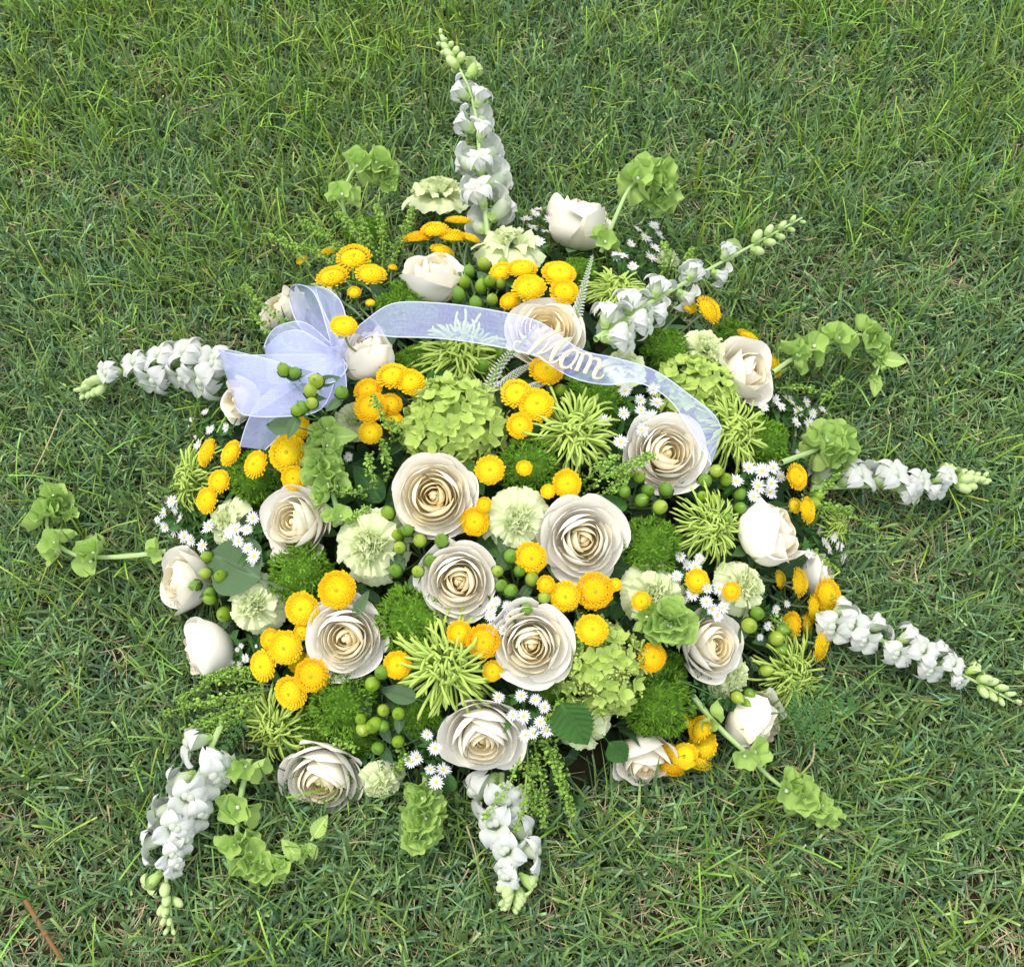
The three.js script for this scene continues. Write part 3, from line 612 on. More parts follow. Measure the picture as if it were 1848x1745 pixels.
function fern(label, foot2, tip, spread, lift, h) {
  const a = h === undefined ? onMound(foot2[0], foot2[1], lift) : atY(foot2[0], foot2[1], h), b = h === undefined ? onMound(tip[0], tip[1], lift) : atY(tip[0], tip[1], h), x = b.clone().sub(a), L = x.length(), n = skinNormal(a).add(YUP);
  x.normalize();
  const z = x.clone().cross(n).normalize(), y = z.clone().cross(x), o = thing('fern_frond', label, 'fern', null, a);
  o.quaternion.setFromRotationMatrix(new THREE.Matrix4().makeBasis(x, y, z)); o.scale.setScalar(L);
  part('stem', stalk([V(-0.2, -0.1, 0), V(0, 0, 0), V(0.5, 0.02, 0), V(1, -0.03, 0)], 0.012, 0.004, 5, 10), MAT.sepal, o);
  for (let i = 0; i < 6; i++) for (const s of [-1, 1]) {
    const t = 0.06 + i * 0.165, len = spread * (1 - 0.85 * t), g = [], m = Math.max(3, Math.round(len * 12));
    for (let k = 0; k < m; k++) for (const w of [-1, 1]) g.push(moved(fernLeaflet, M4(V((k + 0.5) / m * len * 0.9, 0, 0), axisTurn(YUP, w * 0.85).multiply(axisTurn(XUP, w * 0.25)), 0.085 * (1.05 - 0.7 * k / m))));
    g.push(moved(fernLeaflet, M4(V(len * 0.88, 0, 0), new THREE.Quaternion(), 0.06)), stalk([V(0, 0, 0), V(len * 0.5, 0, 0), V(len, 0, 0)], 0.005, 0.003, 4, 3));
    const q = part('pinna', mergeGeometries(g), MAT.fern, o);
    q.position.set(t, 0.02 * Math.sin(3 * t), 0); q.quaternion.copy(axisTurn(YUP, -s * lerp(1.15, 0.6, t)).multiply(axisTurn(V(0, 0, 1), rr(-0.12, 0.08))));
  }
}

// ---------------------------------------------------------------- the arrangement
{ // dark greenery that fills the mound between the flowers
  reseed(901);
  const g = LEAVES.smooth, list = [];
  for (const [lift, n] of [[-0.075, 700], [-0.045, 800], [-0.028, 420]]) for (let i = 0; i < n; i++) {
    const y = Math.pow(rnd(), 0.9) * 0.97 + 0.02, a = rr(0, 6.283), r = Math.sqrt(1 - y * y), p = V(r * Math.cos(a) * (RAD.x + lift), y * (RAD.y + lift), r * Math.sin(a) * (RAD.z + lift)).add(MOUND), nn = skinNormal(p), d = V(rr(-1, 1), rr(-1, 1), rr(-1, 1)).addScaledVector(nn, -0.35).normalize();
    const x = d, z = x.clone().cross(nn.clone().add(V(rr(-0.4, 0.4), rr(-0.4, 0.4), rr(-0.4, 0.4)))).normalize(), q = new THREE.Quaternion().setFromRotationMatrix(new THREE.Matrix4().makeBasis(x, z.clone().cross(x), z)), L = rr(0.03, 0.065);
    list.push(M4(p, q, V(L, L, L * rr(0.6, 1.1))));
  }
  const im = new THREE.InstancedMesh(g, MAT.filler, list.length);
  const c = new THREE.Color();
  list.forEach((m, i) => { im.setMatrixAt(i, m); const t = rr(0.6, 1.6); im.setColorAt(i, c.setRGB(t, t * rr(0.9, 1.1), t * rr(0.8, 1.2))); });
  im.name = 'filler_leaves';
  im.castShadow = im.receiveShadow = true;
  im.userData = { label: 'dark green filler leaves in the gaps between the flowers', category: 'foliage', kind: 'stuff' };
  scene.add(im);
}
reseed(42);
const R = (...rows) => rows.forEach((a) => rose(...a));
R(['O', 781, 895, 150, [-0.04, 0.05], 0.032, 'fully open cream rose with the deepest yellow heart, just below the big round hydrangea'],
  ['P', 1054, 975, 156, [0.05, 0.02], 0.02, 'largest open white rose, between a pale carnation and a dense green pompon'],
  ['P', 828, 1050, 140, [0.02, 0.02], 0.016, 'open white rose with a tight peach heart, between two groups of green berries'],
  ['Q', 620, 1155, 144, [-0.06, -0.02], 0.016, 'open white rose with pointed petals, ringed by yellow button mums on two sides'],
  ['Q', 958, 1166, 152, [-0.05, 0.0], 0.03, 'broad open cream rose touching the flat yellow green hydrangea'],
  ['P', 524, 942, 140, [-0.42, 0.12], 0.014, 'half open cream rose tilted away from the middle, beside the pale bells stem'],
  ['P', 870, 1340, 150, [0.0, -0.42], 0.012, 'drooping cream rose directly above the bottom snapdragon'],
  ['P', 576, 1414, 145, [-0.12, -0.45], 0.0, 'cream rose with folded back petals lying on the grass beside a small carnation'],
  ['H', 330, 1048, 118, [-0.82, 0.1], 0.02, 'ivory rose seen side on, beside berries and a big grey green leaf'],
  ['H', 372, 1177, 124, [-0.88, -0.22], 0.012, 'ivory rose seen side on, just above the spray of green seed pods'],
  ['P', 1207, 815, 148, [0.1, 0.16], 0.018, 'tilted white rose beside the hanging end of the ribbon'],
  ['O', 985, 592, 140, [0.05, 0.5], 0.012, 'cream rose partly covered by the ribbon behind the gilt lettering'],
  ['H', 785, 500, 118, [0.02, 0.88], 0.012, 'white rose seen side on, behind the ribbon below a row of yellow mums'],
  ['B', 1042, 415, 122, [0.22, 0.94, 0.1], 0.02, 'big closed cream rose bud standing at the top rim'],
  ['B', 662, 645, 108, [-0.22, 0.86], 0.03, 'upright white rose bud between the bow and the ribbon'],
  ['H', 508, 560, 96, [-0.6, 0.55], 0.012, 'white rose behind the top loop of the bow'],
  ['H', 1350, 672, 126, [0.62, 0.3], 0.016, 'white rose facing outward next to two orange yellow mums on the upper right rim'],
  ['B', 1388, 965, 128, [0.72, 0.5], 0.018, 'big cream rose bud on the right, below a white aster cluster'],
  ['H', 1478, 1037, 84, [0.85, 0.15], 0.004, 'small pale rose at the right rim, mostly hidden behind yellow mums'],
  ['Q', 1290, 1165, 128, [0.5, 0.15], 0.012, 'loose white rose partly covered by a round head of green bells'],
  ['B', 1360, 1300, 118, [0.78, -0.4], 0.0, 'smooth closed cream rose lying at the lower right above a bells stem'],
  ['H', 1165, 1375, 112, [0.1, -0.72], 0.0, 'pale rose at the bottom rim, tucked under the green pompon and yellow mums'],
  ['H', 430, 722, 86, [-0.72, 0.05], 0.0, 'cream rose showing under the left loop of the bow']);

const C = (...rows) => rows.forEach((a) => carnation(...a));
C([668, 985, 134, [-0.08, 0.05], 0.012, 'large pale green carnation between the half open rose and green berries'],
  [932, 938, 118, [-0.02, 0.05], 0.012, 'pale green carnation with a frilled heart, touching the largest white rose'],
  [456, 1095, 104, [-0.15, 0.0], 0.012, 'pale green carnation above the aster buds, near the left rim'],
  [1345, 1058, 100, [0.42, 0.2], 0.008, 'pale green carnation under the big right hand rose bud'],
  [1182, 1075, 112, [0.05, 0.05], 0.006, 'pale green carnation half covered by a round head of bells'],
  [1325, 1225, 84, [0.5, -0.1], 0.002, 'small pale carnation between the loose white rose and the smooth closed rose'],
  [921, 437, 122, [0.05, 0.8], 0.02, 'pale carnation leaning against the closed rose bud at the top rim'],
  [791, 347, 118, [0.0, 0.9], 0.035, 'topmost pale carnation beside the tall snapdragon'],
  [1272, 628, 96, [0.2, 0.5], 0.012, 'pale carnation beside the outward facing white rose on the upper right'],
  [1055, 1318, 96, [0.05, -0.4], 0.0, 'pale carnation half hidden under a glossy toothed leaf'],
  [690, 1418, 82, [0.1, -0.5], 0.0, 'small creamy green carnation lying beside the folded back rose'],
  [404, 942, 92, [-0.5, 0.1], 0.006, 'pale carnation surrounded by white asters at the left rim'],
  [1130, 655, 80, [0.1, 0.7], 0.0, 'flat pale carnation peeping out above the ribbon near the lettering'],
  [640, 755, 72, [0.0, 0.3], 0.004, 'small pale carnation behind the upright head of bells'],
  [572, 528, 72, [-0.2, 0.85], 0.0, 'pale carnation hidden behind the top loop of the bow'],
  [1208, 462, 44, [0.2, 0.7], 0.0, 'tiny pale carnation behind the upper right snapdragon']);

const M = (...rows) => rows.forEach((a) => mum(...a));
// behind the bow
M([600, 503, 58, [-0.1, 0.72], 0.03, 'lowest of the group above the top loop of the bow'],
  [638, 468, 60, [0.02, 0.62], 0.036, 'largest of the group above the top loop of the bow'],
  [592, 459, 38, [-0.4, 0.82], 0.03, 'seen edge on behind the largest one above the bow'],
  [669, 497, 54, [0.12, 0.68], 0.03, 'in the group above the bow, nearest the white side on rose'],
  [639, 528, 24, [0.0, 0.4], 0.02, 'still a round bud, under the group above the bow'],
  [620, 590, 50, [0.1, 0.6], 0.1, 'alone between the bow and the upright rose bud'],
  [546, 472, 24, [-0.4, 0.75], 0.03, 'a tiny bud on a thin stalk, farthest out above the bow'],
  [708, 484, 18, [0.3, 0.8], 0.02, 'a tiny bud between the bow group and the white side on rose'],
  [668, 547, 17, [0.0, 0.7], 0.02, 'smallest bud, beside the pompon behind the ribbon'],
  // row behind the side on rose
  [757, 434, 54, [-0.12, 0.93], 0.035, 'at the outer end of the row behind the white side on rose'],
  [786, 420, 56, [0.0, 0.86], 0.042, 'broadest in the row behind the white side on rose'],
  [827, 403, 50, [0.05, 0.95], 0.045, 'topmost, edge on against the foot of the tall snapdragon'],
  [818, 433, 48, [0.05, 0.93], 0.034, 'in the row behind the side on rose, under the topmost mum'],
  [845, 434, 40, [0.35, 0.9], 0.03, 'edge on at the inner end of the row, touching a carnation'],
  [797, 456, 44, [0.3, 0.8], 0.02, 'shaded and low behind the white side on rose'],
  // above the lettered ribbon
  [905, 492, 44, [-0.3, 0.6], 0.02, 'at the berry side of the group above the covered rose'],
  [942, 487, 52, [0.0, 0.68], 0.028, 'under the carnation in the group above the covered rose'],
  [955, 521, 62, [-0.05, 0.55], 0.024, 'largest of the group above the covered rose'],
  [1008, 495, 60, [0.1, 0.6], 0.028, 'under the closed rose bud, upper of an overlapping pair'],
  [1018, 527, 50, [0.12, 0.45], 0.022, 'beside the white veronica spike, lower of an overlapping pair'],
  [920, 544, 38, [-0.2, 0.5], 0.006, 'dark orange one showing just over the ribbon edge'],
  [985, 671, 60, [0.1, 0.55], 0.02, 'directly under the gilt lettering'],
  [932, 711, 54, [-0.05, 0.35], 0.022, 'upper of three stacked below the lettering'],
  [968, 731, 62, [0.05, 0.3], 0.022, 'largest of three stacked below the lettering'],
  [938, 768, 44, [-0.05, 0.15], 0.016, 'lowest of three stacked below the lettering'],
  // beside the upright bud
  [709, 680, 54, [0.0, 0.62], 0.034, 'upper of a pair against the upright rose bud'],
  [740, 690, 52, [0.2, 0.5], 0.03, 'nearest the hydrangea, lower of a pair by the upright rose bud'],
  [664, 706, 48, [-0.1, 0.5], 0.03, 'tucked right under the upright rose bud'],
  [669, 735, 58, [-0.1, 0.3], 0.028, 'with seed pods across it, below the upright rose bud'],
  [705, 729, 38, [0.1, 0.3], 0.02, 'small round one between the seed pods and the hydrangea'],
  [668, 781, 42, [-0.05, 0.1], 0.016, 'lowest below the upright rose bud, by a small carnation'],
  [710, 760, 36, [0.2, 0.3], 0.01, 'half hidden by seed pods beside the hydrangea'],
  // left of the bells
  [520, 818, 66, [-0.15, 0.15], 0.026, 'biggest of the chain along the upright head of bells'],
  [536, 775, 48, [-0.1, 0.35], 0.026, 'top of the chain along the upright head of bells'],
  [530, 863, 44, [-0.1, 0.0], 0.018, 'bottom of the chain, above the tilted cream rose'],
  [463, 839, 54, [-0.5, 0.25], 0.03, 'in front of the green pompon near the bow'],
  [418, 819, 48, [-0.6, 0.35], 0.02, 'under the torn end of the bow, outside the pompon'],
  [377, 818, 52, [-0.72, 0.3], 0.022, 'outermost on the left, above the green spider mum'],
  [396, 869, 44, [-0.4, 0.2], 0.02, 'upper of two between the spider mum and a carnation'],
  [374, 903, 46, [-0.4, 0.1], 0.022, 'lower of two between the spider mum and a carnation'],
  // middle
  [884, 848, 54, [0.0, 0.08], 0.024, 'alone below the big hydrangea, beside the yellow hearted rose'],
  [946, 845, 28, [0.1, 0.2], 0.026, 'small round bud on a stalk over a green pompon'],
  [873, 911, 28, [0.0, 0.1], 0.022, 'small round bud between the yellow hearted rose and a carnation'],
  [1023, 873, 52, [0.1, 0.1], 0.02, 'frayed one above the largest white rose'],
  [989, 887, 27, [-0.1, 0.1], 0.018, 'greenish bud above the largest white rose'],
  [857, 941, 50, [-0.1, 0.0], 0.012, 'half hidden behind the yellow hearted rose'],
  [958, 1006, 56, [0.05, -0.1], 0.016, 'between the berries and the largest white rose'],
  [985, 1055, 32, [0.1, 0.2], 0.02, 'small, beside the berries under the largest white rose'],
  [1020, 1076, 54, [0.0, 0.0], 0.018, 'with a raised petal, beside a bigger twin under the largest white rose'],
  [1073, 1066, 62, [0.05, 0.0], 0.02, 'big round one under the largest white rose'],
  [1110, 1055, 23, [0.1, 0.0], 0.022, 'tiny bud next to the big round one under the largest white rose'],
  [1258, 1048, 44, [0.12, 0.2], 0.022, 'set among white asters on the right'],
  [1157, 1085, 34, [0.0, 0.1], 0.026, 'small one lying on a pale carnation'],
  [1320, 1067, 34, [0.2, 0.1], 0.026, 'small one at the edge of the carnation under the big right bud'],
  [1068, 1137, 56, [0.1, 0.3], 0.042, 'on top of the flat yellow green hydrangea'],
  [1176, 1187, 52, [0.25, 0.3], 0.018, 'torn one with a pale leaf, right of the flat hydrangea'],
  [829, 1143, 44, [-0.1, 0.2], 0.012, 'left of a pair between the pompon and the broad cream rose'],
  [872, 1157, 58, [0.0, 0.05], 0.016, 'right of a pair above the middle spider mum'],
  [889, 1210, 38, [0.0, -0.2], 0.006, 'peeping out below the broad cream rose'],
  [717, 1200, 50, [0.0, 0.1], 0.016, 'alone between an open rose and the middle spider mum'],
  // lower left
  [608, 1064, 66, [0.0, 0.02], 0.02, 'round full one above the pointed white rose'],
  [545, 1098, 60, [-0.15, 0.0], 0.018, 'hanging double beside the large left pompon'],
  [546, 1140, 32, [-0.1, -0.1], 0.012, 'small one against the edge of the pointed white rose'],
  [515, 1168, 64, [-0.15, 0.0], 0.02, 'widest in the lower left group'],
  [489, 1155, 42, [-0.4, 0.1], 0.012, 'half behind the widest one in the lower left group'],
  [476, 1201, 58, [-0.45, 0.0], 0.022, 'outermost of the lower left group, by the aster buds'],
  [563, 1218, 62, [-0.1, -0.1], 0.016, 'under the pointed white rose, in the lower left group'],
  [540, 1196, 38, [0.0, 0.0], -0.01, 'deep in shade inside the lower left group'],
  [572, 1186, 40, [0.1, 0.1], 0.0, 'squeezed behind the edge of the pointed white rose'],
  [525, 1250, 58, [-0.3, -0.1], 0.016, 'lowest of the lower left group, by a spider mum'],
  // right rim
  [1276, 561, 54, [0.62, 0.45], 0.03, 'torn and edge on under the upper right snapdragon'],
  [1243, 553, 30, [0.5, 0.4], 0.02, 'small one glimpsed under the upper right snapdragon'],
  [1349, 613, 48, [0.5, 0.75], 0.014, 'upper of two behind the outward facing white rose'],
  [1394, 661, 46, [0.78, 0.35], 0.012, 'outer of two behind the outward facing white rose'],
  [1437, 861, 46, [0.55, 0.2], 0.022, 'under the right hand pompon, beside asters'],
  [1455, 921, 48, [0.72, 0.1], 0.02, 'crumpled one over the big right rose bud'],
  [1434, 913, 28, [0.5, 0.2], 0.008, 'orange sliver behind the crumpled one on the right'],
  [1437, 1051, 56, [0.85, 0.1], 0.016, 'edge on in front of the small hidden rose at the right'],
  [1405, 1046, 34, [0.8, 0.2], -0.005, 'dark one in shade behind the stalks at the right'],
  [1492, 1074, 60, [0.55, 0.1], 0.016, 'big outermost one of the right rim group'],
  [1466, 1096, 54, [0.82, 0.05], 0.018, 'edge on against the big outermost one on the right rim'],
  [1430, 1131, 52, [-0.86, 0.2], 0.008, 'left of a spread pair above the right spider mum'],
  [1455, 1126, 44, [0.82, 0.0], 0.006, 'right of a spread pair above the right spider mum'],
  [1478, 1163, 58, [0.82, -0.1], 0.02, 'upright oval one on top of the right spider mum'],
  // bottom right
  [1266, 1316, 48, [-0.78, 0.35], 0.012, 'topmost of the bunch beside the bottom right pompon'],
  [1270, 1348, 60, [-0.68, 0.4], 0.016, 'longest of the bunch beside the bottom right pompon'],
  [1236, 1364, 48, [-0.3, 0.0], 0.016, 'in the middle of the bunch beside the bottom right pompon'],
  [1262, 1372, 48, [-0.4, -0.8], 0.006, 'lowest outer one of the bunch beside the bottom right pompon'],
  [1210, 1383, 52, [-0.3, -0.82], 0.012, 'hanging flat over the rose at the bottom rim'],
  [1207, 1358, 34, [-0.3, 0.3], 0.0, 'half hidden under the bottom right pompon'],
  [1238, 1301, 24, [0.8, 0.2], 0.004, 'thin sliver at the side of the bottom right pompon']);

const T = (...rows) => rows.forEach((a) => trick(...a));
T([735, 542, 124, 0.9, [0.0, 0.75], -0.005, 'green bristly pompon rising behind the ribbon'],
  [955, 833, 122, 0.8, null, 0.0, 'green bristly pompon below the curled spider mum in the middle'],
  [1180, 982, 122, 0.9, null, 0.006, 'dense round green pompon beside the largest white rose'],
  [742, 1120, 150, 0.7, null, 0.0, 'big loose green pompon between two open white roses'],
  [537, 1035, 126, 0.75, [-0.2, 0.1], 0.002, 'green pompon below the tilted cream rose'],
  [452, 860, 108, 0.9, [-0.35, 0.2], 0.002, 'green pompon under the torn end of the bow'],
  [1078, 712, 134, 0.6, null, -0.008, 'dark green pompon under the ribbon below the lettering'],
  [750, 650, 96, 0.7, null, -0.006, 'dark green pompon under the start of the ribbon'],
  [1208, 622, 100, 0.8, null, 0.002, 'green pompon between the upper right snapdragon and a carnation'],
  [1335, 610, 104, 0.8, [0.45, 0.65], 0.0, 'green pompon behind the outward facing white rose'],
  [1386, 797, 104, 0.9, [0.4, 0.2], 0.006, 'green pompon between the ribbon end and the bells on the right'],
  [618, 1278, 136, 0.8, [-0.1, -0.15], 0.004, 'wide green pompon under the lower left mum group'],
  [1192, 1275, 138, 0.9, [0.15, -0.2], 0.004, 'big green pompon at the bottom right beside the flat hydrangea'],
  [560, 1335, 110, 0.6, [-0.1, -0.35], -0.006, 'low green pompon beside the lower left spider mum'],
  [748, 1296, 96, 0.6, [0.0, -0.3], -0.008, 'low green pompon behind the drooping cream rose'],
  [1044, 482, 70, 0.8, [0.0, 0.8], 0.0, 'small green pompon under the closed rose bud at the top rim'],
  [1216, 1215, 80, 0.6, null, -0.012, 'small shaded green pompon behind the torn yellow mum'],
  [655, 410, 84, 0.7, [-0.2, 0.85], 0.004, 'green pompon among the seed pods at the upper left rim'],
  [990, 1245, 90, 0.5, null, -0.012, 'green pompon edge showing under the broad cream rose'],
  [640, 1345, 90, 0.5, [0, -0.4], -0.012, 'low green pompon just above the folded back rose']);

const S = (...rows) => rows.forEach((a) => spider(...a));
S([1035, 780, 140, [0.12, 0.2], 0.006, 'curled green spider mum in the middle, beside white asters'],
  [806, 1200, 160, [0.0, 0.05], 0.006, 'wide open green spider mum between two cream roses'],
  [832, 640, 140, [0.05, 0.5], 0.0, 'green spider mum half under the ribbon above the big hydrangea'],
  [1318, 780, 140, [0.5, 0.2], 0.0, 'green spider mum behind the hanging end of the ribbon'],
  [1282, 950, 120, [0.5, 0.1], 0.004, 'green spider mum beside the dense round pompon on the right'],
  [1425, 1215, 140, [0.66, -0.15], 0.0, 'long petalled spider mum at the lower right rim'],
  [500, 1312, 130, [-0.4, -0.35], 0.0, 'drooping spider mum at the lower left above the bells arc'],
  [350, 868, 130, [-0.8, 0.2], 0.0, 'spider mum seen side on at the left rim'],
  [1112, 528, 110, [0.1, 0.72], 0.0, 'yellow green spider mum behind the upper right snapdragon'],
  [1508, 952, 70, [0.75, 0.1], -0.004, 'small spider mum at the right rim, mostly covered']);
hydrangea(815, 752, 182, 1, null, 0.018, 'big round lime hydrangea head of crowded florets', false);
hydrangea(1087, 1213, 168, 1, [0.05, -0.05], 0.01, 'flat yellow green hydrangea head, partly still in bud', true);
hydrangea(1262, 705, 150, 1, [0.25, 0.35], 0.0, 'lime hydrangea partly behind the ribbon, beside a dark leaf', false);

berries('green berry cluster behind the ribbon, beside the white side on rose', [[846, 490], [874, 478], [868, 518], [884, 508], [903, 512], [828, 533], [888, 541], [908, 480], [858, 548], [838, 510]]);
berries('green berries lying across the blue bow', [[512, 668], [532, 673], [570, 688], [560, 706], [563, 728], [536, 741], [546, 736], [616, 708]], 0.115);
berries('green berries in a row under the tilted white rose', [[1126, 887], [1153, 861], [1169, 885], [1157, 903], [1191, 915], [1202, 884], [1122, 852]]);
berries('green berries below the hanging end of the ribbon', [[1292, 850], [1272, 868], [1310, 866], [1268, 896], [1290, 903], [1335, 893], [1335, 917], [1312, 935], [1288, 933]]);
berries('green berries under the yellow hearted rose', [[717, 966], [735, 957], [721, 988], [758, 976], [797, 976], [714, 1030], [754, 1031], [776, 1012], [700, 926]]);
berries('green berries between the tight hearted rose and a yellow mum', [[898, 1031], [922, 1004], [960, 1046], [905, 1057], [921, 1066], [982, 1079], [950, 1099], [938, 1030]]);
berries('green berries against the side on rose at the left', [[371, 1035], [398, 1041], [353, 1057], [379, 1070], [379, 1081], [405, 1108], [374, 1005]]);
berries('green berries below the wide lower left pompon', [[651, 1298], [672, 1310], [692, 1282], [678, 1306], [692, 1310], [719, 1288], [718, 1338], [682, 1350], [655, 1315], [690, 1213], [672, 1234]]);
berries('green berries strung along the lower right beside the spider mum', [[1366, 1107], [1352, 1129], [1411, 1137], [1408, 1170], [1404, 1195], [1382, 1210], [1400, 1152]]);
berries('single pair of berries over the big right rose bud', [[1474, 897], [1466, 908]]);

asters('white asters under the ribbon beside the curled spider mum', [[1128, 705], [1155, 722], [1125, 746], [1156, 741], [1090, 760], [1158, 776], [1120, 798], [1180, 703], [1185, 727], [1176, 752]]);
asters('tight bunch of white asters below the right hand pompon', [[1352, 845, 1.2], [1376, 850, 1.1], [1395, 844], [1408, 860], [1368, 877, 1.2], [1392, 872], [1360, 896], [1328, 868], [1390, 888]]);
asters('white asters above the right hand pompon, beside the bells', [[1378, 735], [1410, 734], [1425, 722], [1440, 742], [1455, 727], [1467, 746], [1437, 762], [1460, 764], [1485, 741], [1400, 722]], 0.008, 26);
asters('white asters behind the upper right snapdragon at the top rim', [[1150, 414], [1180, 408], [1165, 430], [1190, 425], [1138, 440], [1112, 463], [1174, 464], [1142, 481], [1182, 448], [1125, 462]], 0.02, 26);
asters('white asters around the closed rose bud at the top rim', [[965, 385], [950, 396], [975, 378], [985, 418], [974, 436], [992, 398], [960, 410]], 0.024, 26);
asters('white asters between the drooping rose and the toothed leaf', [[945, 1292], [982, 1276], [900, 1258], [940, 1255], [966, 1262], [975, 1303], [987, 1318], [948, 1327], [1003, 1306], [962, 1322], [925, 1290]]);
asters('white asters beside the drooping rose, above the bottom bells', [[772, 1325], [785, 1350], [742, 1374], [752, 1366], [776, 1388], [787, 1411], [782, 1425], [800, 1388]]);
asters('white asters farthest out at the left rim', [[318, 916], [295, 926], [325, 936], [297, 951], [315, 957], [332, 968], [310, 905], [284, 938, 0.6], [345, 975], [365, 985]], 0.006, 28);
asters('white asters in a line between a carnation and the tilted rose', [[376, 951], [446, 956], [456, 935], [415, 960], [430, 976], [447, 990], [458, 1004], [464, 1016], [425, 955]], 0.016, 30);
asters('little white asters above the broad cream rose', [[888, 1096], [916, 1095], [885, 1111], [918, 1112], [886, 1134], [908, 1138], [895, 1085]], 0.014, 26);
asters('white asters spilling round a yellow mum onto the loose white rose', [[1222, 1040], [1254, 1022], [1276, 1062], [1250, 1072], [1275, 1086], [1298, 1062], [1286, 1100], [1304, 1097], [1295, 1112], [1310, 1084]], 0.02, 28);
asters('small white asters at the right rim beside the big rose bud', [[1480, 960], [1495, 990], [1460, 1000], [1515, 986], [1522, 1008], [1505, 970], [1488, 978]], 0.006, 24);
asters('tiny aster buds between the bow and the left spider mum', [[370, 744, 0.7], [380, 776], [345, 757, 0.5], [352, 790, 0.6], [408, 772], [340, 770, 0.4], [358, 802]], 0.006, 24);
asters('closed white aster buds above the lower left seed pods', [[435, 1165, 0.7], [443, 1188], [428, 1172, 0.6], [474, 1158, 0.5], [462, 1166, 0.5], [432, 1200, 0.8], [414, 1195]], 0.006, 20);
asters('white asters scattered above the right hand snapdragon foot', [[1455, 800, 0.8], [1440, 818, 0.7], [1530, 850, 0.8], [1500, 838], [1480, 855, 0.8], [1545, 870, 0.7]], 0.006, 24);
asters('white asters low between the spread mums and the carnation', [[1385, 1130, 0.8], [1400, 1100], [1420, 1090, 0.8], [1372, 1150, 0.7], [1440, 1190, 0.8]], 0.0, 24);
asters('white asters under the berries beside the dense round pompon', [[1240, 1020], [1228, 1005, 0.8], [1215, 1060, 0.8], [1235, 1080], [1262, 1008, 0.8]], 0.004, 26);
asters('two white asters beside the upright head of bells', [[608, 833], [629, 825], [600, 846]], 0.004, 26);

snapdragon('tall white snapdragon standing up behind the top rim', [[880, 425, 0.13], [868, 300, 0.16], [850, 170, 0.18], [793, 62, 0.18]], 60, 15);
snapdragon('white snapdragon reaching out at the upper right', [[1075, 612, -0.03], [1160, 555, -0.035], [1290, 480, 0.14], [1448, 393, 0.11]], 60, 15);
snapdragon('white snapdragon pointing left beyond the bow', [[430, 665, 0.07], [330, 660, 0.06], [230, 672, 0.055], [142, 712, 0.05]], 66, 14);
snapdragon('white snapdragon lying straight out to the right', [[1465, 880, 0.06], [1580, 876, 0.058], [1680, 872, 0.055], [1786, 866, 0.05]], 64, 13);
snapdragon('white snapdragon lying towards the lower right edge', [[1470, 1105, 0.06], [1590, 1155, 0.055], [1710, 1205, 0.05], [1843, 1272, 0.045]], 58, 14);
snapdragon('white snapdragon lying at the lower left, pointing down', [[400, 1305, 0.06], [345, 1430, 0.055], [300, 1540, 0.05], [312, 1686, 0.045]], 68, 14);
snapdragon('white snapdragon hanging from the bottom middle under a rose', [[905, 1395, 0.06], [905, 1480, 0.055], [930, 1560, 0.055], [918, 1642, 0.045]], 72, 12);

bells('bells of Ireland arching over at the upper left rim', [[650, 440, 0.1], [618, 370, 0.14], [645, 300, 0.17], [690, 300, 0.16], [706, 345, 0.14]], [[0.3, 0.9, 4], [0.5, 1, 5], [0.68, 0.95, 5], [0.82, 0.7, 6], [0.93, 0.45, 6]], 56);
bells('bells of Ireland curled over at the upper right rim', [[1085, 455, 0.1], [1112, 390, 0.14], [1140, 335, 0.16], [1180, 312, 0.16], [1198, 350, 0.14], [1175, 375, 0.12]], [[0.05, 0.9, 3], [0.42, 1.05, 5], [0.66, 1, 5], [0.8, 1, 4], [0.93, 0.7, 5]], 58);
bells('bells of Ireland hooked like a cane beyond the upper right pompon', [[1395, 672, 0.09], [1435, 645, 0.085], [1500, 618, 0.085], [1560, 605, 0.08], [1590, 635, 0.065], [1578, 690, 0.05]], [[0.18, 0.95, 5], [0.42, 1.0, 5], [0.58, 0.95, 6], [0.7, 0.75, 6], [0.8, 0.5, 6], [0.88, 0.35, 6], [0.96, 0.28, 6]], 60, [[0.86, 0.95, -0.05, 46], [0.97, -0.1, -1, 36]]);
bells('bells of Ireland bunch above the snapdragon on the right', [[1410, 835, -0.03], [1465, 815, 0.11], [1510, 800, 0.1], [1520, 850, 0.07]], [[0.4, 1.05, 5], [0.62, 1.2, 6], [0.8, 0.9, 6], [0.95, 0.55, 6]], 60);
bells('long bells of Ireland stem running down to the right', [[1250, 1255, -0.005], [1295, 1310, 0.075], [1350, 1362, 0.065], [1400, 1412, 0.05], [1450, 1440, 0.05], [1505, 1475, 0.045]], [[0.12, 0.85, 2], [0.4, 1.0, 4], [0.66, 1.05, 5], [0.8, 0.95, 6], [0.9, 0.75, 6], [0.98, 0.5, 5]], 62);
bells('bells of Ireland curving in a C on the grass at the lower left', [[450, 1370, 0.07], [432, 1450, 0.05], [432, 1530, 0.045], [480, 1568, 0.045], [540, 1545, 0.045], [572, 1500, 0.045]], [[0.02, 1.1, 4], [0.22, 1.05, 5], [0.36, 1.0, 6], [0.48, 0.95, 6], [0.58, 0.8, 6], [0.68, 0.65, 6], [0.78, 0.4, 6], [0.86, 0.3, 5]], 60, [[0.8, -0.55, 0.6, 46], [0.97, 0.5, 0.8, 46], [0.93, 0.2, -0.7, 34]]);
